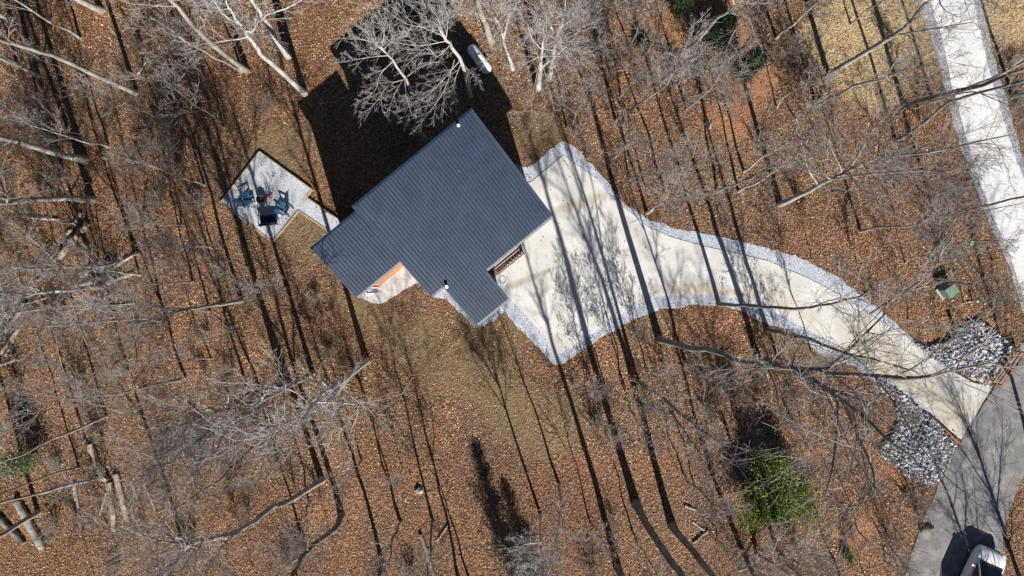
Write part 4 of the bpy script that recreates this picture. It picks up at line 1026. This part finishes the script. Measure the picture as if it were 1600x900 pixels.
tree('slim straight tree at the bottom edge below the boulder', c(1, 2, [(945, 905), (960, 980)]), .10, 14, 'dark', 7, 3.0)
tree('large tree with pale crown spreading below left of the house wing', c(1, 1, [(520, 790), (400, 890), (300, 960), (225, 1060)]), .17, 15, 'white', 11, 4.2, 1.1, .35,
     extra=[(c(1, 2, [(400, 0), (440, 50), (495, 95), (560, 150), (580, 200)]), .05), (c(1, 2, [(290, 85), (400, 88), (480, 110), (440, 230), (395, 330)]), .05)])
tree('dark tree in the wood left of the big pale crown', c(1, 1, [(265, 850), (180, 900), (60, 960)]), .16, 16, 'grey', 9, 3.6)
tree('second dark tree left of the big pale crown', c(1, 1, [(130, 880), (20, 930), (-100, 990)]), .17, 16, 'grey', 9, 3.6)
tree('tree with dark crooked limb in the middle of the lower left wood', c(0, 2, [(1195, 145), (1080, 200), (1020, 300), (990, 340), (850, 350)]), .09, 15, 'grey', 10, 3.2)
tree('long thin pole tree lying level toward the left edge in the lower left', c(0, 2, [(460, 440), (280, 485), (120, 530), (0, 555)]), .10, 14, 'grey', 6, 2.4, .8, .6)
tree('thin pole tree just above the long level one', c(0, 2, [(370, 392), (240, 425), (120, 470), (0, 520)]), .07, 12, 'dark', 6, 2.2, .8, .6)
tree('slim grey tree at the left above the level pole trees', c(0, 2, [(500, 150), (380, 205), (240, 260), (80, 340)]), .09, 14, 'grey', 8, 3.0)
tree('blue-grey tree fanning many limbs beside the split log pile', c(0, 1, [(470, 440), (390, 450), (290, 462), (180, 470)]), .15, 12, 'white', 13, 4.2, 1.1, .3,
     extra=[(c(0, 1, [(290, 460), (230, 570), (190, 650), (185, 745)]), .07), (c(0, 1, [(310, 470), (350, 560), (400, 700), (480, 800)]), .07), (c(0, 1, [(280, 560), (265, 700), (300, 850)]), .06), (c(0, 1, [(250, 450), (100, 500), (0, 550)]), .07)])
tree('thin tree reaching level through the middle of the left wood', c(0, 1, [(985, 560), (860, 545), (630, 540), (480, 525)]), .06, 13, 'pale', 7, 2.4)
tree('slim tree right of the split log pile', c(0, 1, [(645, 285), (580, 310), (500, 345)]), .12, 13, 'grey', 8, 3.2)
tree('feathery pale young tree below the patio', c(0, 1, [(1000, 265), (930, 255), (870, 262)]), .05, 7, 'pale', 12, 2.0, 1, .3)
tree('tall tree at the foot of the left wood near the bottom edge', [(290, 862), (262, 890)], .15, 16, 'grey', 9, 3.8)
tree('tree in the lower left corner beside the fallen trunks', [(60, 800), (20, 825)], .16, 16, 'grey', 9, 3.8)
tree('tree whose shadow crosses the patio, standing below left of it', [(443, 598), (400, 640)], .16, 16, 'grey', 9, 3.6)
tree('tree left of the patio with its foot in dark leaf shade', [(378, 470), (345, 476)], .13, 14, 'grey', 9, 3.4)
tree('dark tree off the right part of the bottom edge beyond the forked trunk', [(1215, 860), (1240, 890)], .14, 13, 'dark', 8, 3.4)
tree('grey tree at the left edge below the fanning tree', [(25, 560), (-20, 575)], .15, 14, 'grey', 10, 3.8)
tree('grey tree in the upper left wood below the stout stump trunk', [(60, 120), (0, 85)], .13, 14, 'grey', 9, 3.4)

# --- saplings: a few kinds, copied
def proto_sapling(h, r0, tone, crown, clen, seed, dens=.8):
    rg_ = np.random.default_rng(seed)
    n_ = 10; C = np.zeros((n_, 3)); C[:, 2] = np.linspace(0, h, n_); C[1:, :2] = np.cumsum(rg_.normal(0, .045*h/10+.07, (n_-1, 2)), 0); C[0, 2] = -.1
    return local_tree_meshes(C, r0, tone, crown, clen, dens, seed, .35)
PROTO = [proto_sapling(11, .075, 'grey', 7, 2.2, 1), proto_sapling(8, .05, 'dark', 7, 1.8, 2), proto_sapling(6, .04, 'pale', 7, 1.6, 3), proto_sapling(12.5, .085, 'dark', 8, 2.4, 4), proto_sapling(4, .028, 'grey', 7, 1.3, 5)]
def leafy(pr, seed, h):
    rg_ = np.random.default_rng(seed); n_ = 900; k_ = 26
    ce = np.stack([rg_.normal(0, .75, k_), rg_.normal(0, .75, k_), rg_.uniform(h*.35, h*.9, k_)], 1)
    pos = ce[rg_.integers(0, k_, n_)]+rg_.normal(0, .16, (n_, 3)); d = norm(rg_.normal(0, 1, (n_, 3))); e = norm(np.cross(d, rg_.normal(0, 1, (n_, 3))))
    q4 = np.stack([pos-d*.06, pos+e*.03, pos+d*.06, pos-e*.03], 1)
    cc = np.array([(.34, .22, .14), (.26, .15, .09), (.42, .30, .20)])[rg_.integers(0, 3, n_)]
    return pr+(mesh_np('dry_leaves', q4.reshape(-1, 3), np.arange(n_*4).reshape(n_, 4), mat=M['tint'], col=np.repeat(cc, 4, 0)),)
PROTO.append(leafy(proto_sapling(8.5, .05, 'grey', 8, 1.8, 6), 6, 8.5))
PK = ['tall slim grey', 'thin dark', 'thin pale', 'tall slim dark', 'small grey', 'dry-leaved beech']
LAND = [('fire pit patio', 430, 310), ('propane tank', 748, 92), ('split log pile', 170, 400), ('bright green cedar', 1205, 765), ('transformer box', 1481, 455), ('dark cedars', 1130, 60),
        ('driveway bend', 1150, 430), ('parking pad', 900, 360), ('straw clearing', 1360, 80), ('pale boulder', 657, 767), ('fallen trunk row', 170, 770), ('white car', 1530, 870), ('lawn corner of the driveway', 866, 568), ('house wing', 560, 420), ('lower rock bed', 1430, 690), ('upper rock bed', 1520, 550)]
DIRS = ['right of', 'above and right of', 'above', 'above and left of', 'left of', 'below and left of', 'below', 'below and right of']
ORD = ['nearest', 'second nearest', 'third nearest', 'fourth nearest', 'fifth nearest', 'sixth nearest', 'seventh nearest', 'eighth nearest', 'ninth nearest', 'tenth nearest', 'eleventh nearest', 'twelfth nearest']
def place_desc(items):
    """items: list of (px, py, kind) -> labels, ordinal by distance inside the same kind / landmark / direction"""
    key = []
    for (px, py, kd) in items:
        d, nm, lx, ly = min((math.hypot(px-lx, py-ly), nm, lx, ly) for nm, lx, ly in LAND)
        a = math.degrees(math.atan2(-(py-ly), px-lx)) % 360
        key.append((kd, nm, DIRS[int((a+22.5)//45) % 8], d))
    out = []
    for i, k in enumerate(key):
        same = sorted(j for j in range(len(key)) if key[j][:3] == k[:3]); same.sort(key=lambda j: key[j][3])
        if len(same) == 1: out.append('%s %s the %s' % (k[0], k[2], k[1]))
        else: out.append('%s %s the %s, %s' % (k[0], k[2], k[1], ORD[same.index(i)]))
    return out
rs = np.random.default_rng(77)
def free(px, py):
    x, y = W(px, py); X = np.array([x]); Y = np.array([y])
    if hard(X, Y)[0] or inpoly(X, Y, house_foot)[0]: return False
    if 520 < px < 880 and 60 < py < 720: return False        # lawn and house
    if 330 < px < 560 and 210 < py < 400: return False
    if region(X, Y, STRAW, 31)[0] > .3 and rs.random() < .7: return False
    return True
KNOWN = [(1008, 575, 5), (975, 600, 5), (922, 655, 5), (1262, 700, 5), (1235, 650, 5), (627, 815, 0), (850, 690, 1), (920, 810, 1), (985, 640, 1), (1085, 760, 1), (945, 600, 1), (918, 598, 2), (988, 830, 1), (1215, 560, 0), (290, 590, 3), (330, 560, 1), (260, 500, 0),
         (480, 860, 0), (565, 720, 1), (1010, 300, 1), (1040, 300, 3), (955, 260, 0), (885, 200, 1), (1120, 300, 3), (1153, 300, 0), (1400, 300, 1), (1300, 300, 1), (1330, 280, 2), (90, 220, 1), (170, 230, 0), (255, 190, 1), (320, 290, 0), (350, 200, 1), (125, 60, 0)]
SAP = []
for (a, b, k) in KNOWN: SAP.append((a, b, k))
tries = 0
while len(SAP) < 125 and tries < 5000:
    tries += 1
    px = rs.uniform(-10, 1610); py = rs.uniform(-10, 910)
    wt = 1.0 if px < 520 else .75
    if rs.random() > wt or not free(px, py): continue
    if min(math.hypot(px-a[0], py-a[1]) for a in SAP) < 26: continue
    SAP.append((px, py, int(rs.choice(5, p=[.07, .2, .28, .03, .42]))))
SAP = [s_ for s_ in SAP if free(s_[0], s_[1])]
labs = place_desc([(a, b, PK[k]+' sapling') for a, b, k in SAP])
for (a, b, k), lb in zip(SAP, labs):
    tm, big, cm = PROTO[k][:3]
    x, y = W(a, b)
    t = thing('bare_sapling', lb, 'sapling', (x, y, 0), rs.uniform(0, 6.28), 'leafless saplings under the taller trees')
    t.rotation_euler = (rs.normal(0, .05), rs.normal(0, .05), rs.uniform(0, 6.28)); s_ = rs.uniform(.8, 1.15); t.scale = (s_, s_, s_)
    link('trunk', tm, t); link('crown', cm, t)
    if k == 5: link('foliage', PROTO[k][3], t)
    for b_ in big: link('limb', b_, t)

# --- leafless brush: many thin stems from one root
def proto_bush(h, n_, seed, tone):
    rg_ = np.random.default_rng(seed); a = rg_.uniform(0, 6.28, n_); sp = rg_.uniform(.15, .8, n_)
    P = np.zeros((n_, 5, 3)); d = np.stack([np.cos(a)*sp, np.sin(a)*sp, np.ones(n_)], 1); d = norm(d); L = h*rg_.uniform(.6, 1.1, n_)
    P[:, 0, :2] = rg_.normal(0, .08, (n_, 2)); P[:, 0, 2] = -.05
    for k in range(1, 5):
        d = norm(d+rg_.normal(0, .12, (n_, 3))); P[:, k] = P[:, k-1]+d*(L/4)[:, None]
    R = rg_.uniform(.01, .02, n_)[:, None]*np.linspace(1, .4, 5)[None]
    A3, B3 = children(P, R, 6, .25, 1, .6, .4, 4, .15, .2, .7, rg_, .5); B3 = np.maximum(B3, .006)
    A4, B4 = children(A3, B3, 4, .2, 1, .6, .55, 3, .1, .2, .8, rg_, .6); B4 = np.maximum(B4, .0055)
    out = []
    v1, q1 = tubes(P, R, 4); m1 = mesh_np('stems', v1, q1, mat=M['bark_'+tone], smooth=True)
    v2, q2 = tubes(A3, B3, 3); v3, q3 = tubes(A4, B4, 3)
    m2 = mesh_np('twigs', np.concatenate([v2, v3]), np.concatenate([q2, q3+len(v2)]), mat=M['twig_'+tone], smooth=True)
    return m1, m2
BUSH = [proto_bush(1.8, 16, 11, 'grey'), proto_bush(1.2, 18, 12, 'pale'), proto_bush(2.4, 14, 13, 'grey')]
BK = ['grey leafless bush', 'low pale leafless bush', 'tall grey leafless bush']
BS = [(1445, 780, 2), (1432, 800, 0), (1455, 800, 1), (1010, 640, 0), (960, 680, 1), (930, 660, 1), (1590, 160, 0), (1580, 195, 1), (1580, 100, 1), (800, 870, 2), (830, 850, 0), (780, 840, 0), (1180, 850, 2), (1150, 880, 2), (1220, 880, 0), (1240, 850, 0), (530, 600, 0), (560, 640, 1)]
tries = 0
while len(BS) < 95 and tries < 4000:
    tries += 1
    px = rs.uniform(0, 1600); py = rs.uniform(0, 900)
    if (px > 520 and rs.random() < .55) or not free(px, py) or min(math.hypot(px-a[0], py-a[1]) for a in BS) < 24: continue
    BS.append((px, py, int(rs.integers(0, 3))))
BS = [b_ for b_ in BS if free(b_[0], b_[1])]
for (a, b, k), lb in zip(BS, place_desc([(a, b, BK[k]) for a, b, k in BS])):
    x, y = W(a, b); t = thing('leafless_bush', lb, 'bush', (x, y, 0), rs.uniform(0, 6.28), 'leafless bushes on the forest floor')
    s_ = rs.uniform(.7, 1.2); t.scale = (s_, s_, s_)
    link('stems', BUSH[k][0], t); link('twigs', BUSH[k][1], t)

# --- evergreens
def evergreen(px, py, h, rad, label, cols, nclump=240, per=42, name='cedar_tree', seed=1, shape='cone', z0=.3):
    x, y = W(px, py); rg_ = np.random.default_rng(seed)
    t = thing(name, label, 'tree' if h > 1.6 else 'shrub', (x, y, 0))
    C = np.zeros((1, 6, 3)); C[0, :, 2] = np.linspace(-.1, h*.93, 6); C[0, 1:, :2] += rg_.normal(0, .05, (5, 2))
    v_, q_ = tubes(C, np.linspace(.09, .02, 6)[None]*h/4, 8); link('trunk', mesh_np('trunk', v_, q_, mat=M['bark_dark'], smooth=True), t)
    # branches
    nb = nclump; tt = rg_.random(nb)**.85; zz = z0+(h-z0)*tt
    if shape == 'cone': rr = rad*(1-tt)**.75*rg_.uniform(.45, 1.05, nb)+.08
    else: rr = rad*np.sqrt(np.clip(1-(2*tt-.9)**2*.9, .05, 1))*rg_.uniform(.4, 1.08, nb)
    lob = 1+.28*np.sin(3*(a := rg_.uniform(0, 6.28, nb))+seed)+.15*np.sin(7*a+seed*2); rr = rr*lob
    tip = np.stack([np.cos(a)*rr, np.sin(a)*rr, zz+rr*.25], 1); root_ = np.stack([0*a, 0*a, np.maximum(zz-rr*.2, .1)], 1)
    P = np.stack([root_, (root_+tip)/2+np.array([0, 0, .05]), tip], 1); Rb = np.tile(np.array([.025, .014, .005])*h/4, (nb, 1))
    v_, q_ = tubes(P, Rb, 4); link('branches', mesh_np('branches', v_, q_, mat=M['twig_dark'], smooth=True), t)
    k = nb*per; par = np.repeat(np.arange(nb), per); f = rg_.uniform(.30, 1.03, k)[:, None]
    cs = .10+.14*rad/2
    pos = root_[par]*(1-f)+tip[par]*f+rg_.normal(0, cs, (k, 3))*np.array([1, 1, .6])
    d = norm(tip[par]-root_[par]+rg_.normal(0, .5, (k, 3))); s2 = norm(np.cross(d, rg_.normal(0, 1, (k, 3))))
    L = rg_.uniform(.08, .19, k)[:, None]; w2 = rg_.uniform(.02, .04, k)[:, None]
    q4 = np.stack([pos-d*L*.5, pos+s2*w2, pos+d*L*.5, pos-s2*w2], 1)
    ct = rg_.random(nb)
    cc = np.array(cols)[(ct[par]*len(cols)).astype(int) % len(cols)]*rg_.uniform(.7, 1.25, (k, 1))
    link('foliage', mesh_np('foliage', q4.reshape(-1, 3), np.arange(k*4).reshape(k, 4), mat=M['needle'], col=np.repeat(cc, 4, 0)), t)
BG = [(.13, .185, .028), (.17, .23, .04), (.08, .12, .02), (.21, .265, .055)]
DG = [(.028, .05, .018), (.04, .065, .022), (.05, .08, .025), (.02, .04, .015)]
evergreen(1200, 760, 2.1, 2.45, 'bright yellow-green cedar at the lower right of the wood', BG, 1000, 62, seed=3, shape='round')
evergreen(1152, 118, 4.6, 1.15, 'dark green cedar below the white crooked tree, lowest of the dark cedars', DG, 200, 40, seed=4)
evergreen(1112, 66, 4.4, 1.15, 'dark green cedar behind the white crooked tree near the top edge', DG, 200, 40, seed=5)
evergreen(1060, 18, 3.6, 1.1, 'dark green cedar cut by the top edge', DG, 180, 40, seed=6)
evergreen(1005, 76, 1.2, .38, 'tiny dark green seedling alone left of the dark cedars', DG, 60, 26, 'cedar_seedling', 7)
evergreen(60, 712, 3.0, 1.35, 'faded green bushy evergreen at the left edge of the lower wood', [(.13, .16, .06), (.20, .21, .10), (.09, .12, .045)], 170, 22, 'evergreen_bush', 8, 'round')
evergreen(818, 948, 8.2, 1.5, 'dark evergreen just off the bottom edge that throws a shaggy shadow', DG, 200, 30, seed=9)
evergreen(846, 950, 6.4, 1.3, 'shorter dark evergreen just off the bottom edge, right of the taller one', DG, 160, 30, seed=19)
evergreen(1322, 868, .7, .3, 'small yellow-green tuft of shrub near the bottom edge', BG, 40, 14, 'green_tuft', 10, 'round', .05)

# ------------------------------------------------------------------ logs, stumps, boulder
def log(p0, p1, r_, label, z=None, nm='fallen_log', mat='log', taper=.85, cut=None):
    cut = (mat == 'log') if cut is None else cut
    a = W(*p0); b = W(*p1); d = math.hypot(b[0]-a[0], b[1]-a[1]); ang = math.atan2(b[1]-a[1], b[0]-a[0])
    t = thing(nm, label, 'log', ((a[0]+b[0])/2, (a[1]+b[1])/2, 0), ang, 'fallen logs and trunks')
    z = r_*.85 if z is None else z; n_ = 9
    P = np.zeros((1, n_, 3)); P[0, :, 0] = np.linspace(-d/2, d/2, n_); P[0, :, 1] = rng.normal(0, r_*.12, n_); P[0, :, 2] = z+rng.normal(0, r_*.06, n_)
    R = (r_*np.linspace(1, taper, n_)*(1+rng.normal(0, .09, n_)))[None]
    v_, q_ = tubes(P, R, 12); v_ = v_+rng.normal(0, r_*.07, v_.shape)
    link('bark_shell', mesh_np('bark_shell', v_, q_, mat=M[mat], smooth=True), t)
    for e in (0, n_-1):
        c_ = P[0, e]; s_ = -1 if e == 0 else 1
        MB().cyl((c_[0]-s_*.05, c_[1], c_[2]), (c_[0]+s_*.012, c_[1], c_[2]), R[0, e]*.97, R[0, e]*.93, 12).build('cut_end', M['cutwood' if cut else 'log'], t)
log((97, 403), (118, 375), .19, 'pale split log at the lower end of the split log pile, left side', .3)
log((114, 382), (140, 350), .21, 'thick pale split log pointing up toward the level trunk', .3, mat='log')
log((117, 350), (128, 333), .13, 'short brown log above the split log pile')
log((105, 366), (113, 359), .12, 'stubby log end left of the thick pale split log')
log((140, 424), (160, 412), .16, 'stubby log in the middle of the split log pile')
log((128, 446), (165, 432), .16, 'lowest long log of the split log pile')
log((130, 432), (185, 412), .13, 'long grey log across the split log pile', .4, mat='bark_pale')
log((164, 444), (210, 427), .13, 'log at the right end of the split log pile, lower one')
log((176, 420), (212, 396), .12, 'log at the right end of the split log pile, upper one', mat='bark_grey')
log((60, 440), (92, 400), .12, 'dark log leaning into the left of the split log pile', mat='bark_dark')
log((0, 532), (43, 478), .14, 'upper of three bleached logs below the fanning tree at the left edge', .3)
log((2, 552), (30, 515), .13, 'middle of three bleached logs below the fanning tree at the left edge')
log((10, 556), (25, 525), .10, 'lowest short bleached log at the left edge below the fanning tree')
log((143, 693), (163, 750), .21, 'leaf-strewn fallen log, topmost of the row in the lower left')
log((173, 753), (180, 828), .20, 'fallen log running down from the white-topped stump')
log((184, 740), (200, 812), .20, 'fallen log right of the white-topped stump')
log((117, 757), (128, 827), .14, 'thin bleached fallen log left of the row')
log((167, 770), (157, 803), .09, 'short curved pale log piece between the fallen logs')
log((30, 783), (70, 856), .27, 'biggest mossy brown trunk lying in the lower left corner', mat='bark_grey')
log((0, 808), (40, 848), .2, 'dark trunk lying left of the biggest one in the lower left corner', mat='bark_dark')
log((163, 478), (211, 474), .06, 'slim white birch-like log in the left wood', mat='bark_pale')
log((205, 752), (220, 790), .09, 'thin grey log right of the fallen log row', mat='bark_pale')
log((228, 760), (245, 800), .09, 'mossy grey log on the right end of the fallen log row', mat='bark_grey')
log((658, 834), (680, 905), .14, 'dark log lying at the bottom edge below the boulder', mat='bark_dark')
log((683, 845), (700, 820), .08, 'curved pale dead branch right of the boulder', mat='bark_pale')
log((1070, 790), (1088, 797), .09, 'short dead log below the driveway wood, upper one', mat='bark_grey')
log((1083, 848), (1105, 828), .10, 'short dark log near the bottom edge right of the leaning trunk', mat='bark_dark')
log((1082, 815), (1105, 832), .07, 'thin pale log near the bottom edge right of the leaning trunk', mat='bark_pale')
log((170, 40), (186, 60), .06, 'short dead stick log in the upper left wood', mat='bark_pale')
log((215, 118), (232, 92), .06, 'thin dead log right of the long pale leaning tree', mat='bark_grey')
log((45, 340), (92, 343), .10, 'grey log below the level thick trunk at the left edge', mat='bark_grey')
def stump(px, py, r_, h, label):
    x, y = W(px, py); t = thing('tree_stump', label, 'stump', (x, y, 0))
    P = np.array([[(0, 0, -.1), (0, 0, h*.2), (0.01, 0, h*.6), (0, 0, h)]], float); R = np.array([[r_*1.5, r_*1.2, r_, r_*.96]])
    v_, q_ = tubes(P, R, 14); link('bark_shell', mesh_np('bark_shell', v_, q_, mat=M['bark_dark'], smooth=True), t)
    MB().cyl((0, 0, h-.03), (0, 0, h+.012), r_*.93, r_*.9, 14).build('cut_top', M['cutwood'], t)
stump(170, 747, .13, .5, 'stump with a bright white cut top among the fallen logs')
stump(1011, 333, .12, .3, 'low dark stump on the upper verge of the driveway')
def boulder(px, py, s, label, seed):
    x, y = W(px, py); bm = bmesh.new(); bmesh.ops.create_icosphere(bm, subdivisions=3, radius=1)
    r = np.random.default_rng(seed); k = r.normal(0, 1, (6, 3))
    for v in bm.verts:
        co = np.array(v.co); f = 1+.09*sum(math.sin(2.2*float(co@kk)+i) for i, kk in enumerate(k))
        v.co = Vector((co[0]*s*f, co[1]*s*.8*f, co[2]*s*.7*f+s*.35))
    me = bpy.data.meshes.new('boulder'); bm.to_mesh(me); bm.free(); me.materials.append(noise_mat('boulder_stone', (.20, .19, .17), (.38, .36, .33), 5, .9, .7, 14)); me.polygons.foreach_set('use_smooth', [True]*len(me.polygons))
    tag(link('boulder', me, None, (x, y, 0)), label, 'rock')
boulder(656, 766, .30, 'pale boulder half in shade on the open leaf floor left of bottom centre', 3)

# --- small fallen sticks over the floor
n = 5200; x, y = scatter_xy(n); k = ~hard(x, y) & ~inpoly(x, y, house_foot); x = x[k]; y = y[k]; n = len(x)
a = rng.uniform(0, 6.28, n); l = rng.gamma(2.0, .28, n)+.15; P = np.zeros((n, 4, 3)); dx_, dy_ = np.cos(a), np.sin(a)
for j in range(4):
    f = j/3-.5; P[:, j] = np.stack([x+dx_*l*f+rng.normal(0, .03, n), y+dy_*l*f+rng.normal(0, .03, n), rng.uniform(.03, .11, n)], 1)
R = rng.uniform(.006, .018, n)[:, None]*np.linspace(1, .5, 4)[None]
v_, q_ = tubes(P, R, 3); o = link('fallen_twigs', mesh_np('fallen_twigs', v_, q_, mat=M['twig_pale'], smooth=True)); o['kind'] = 'stuff'

# drop unused data
print('objects', len(bpy.data.objects), 'polys', sum(len(m.polygons) for m in bpy.data.meshes))
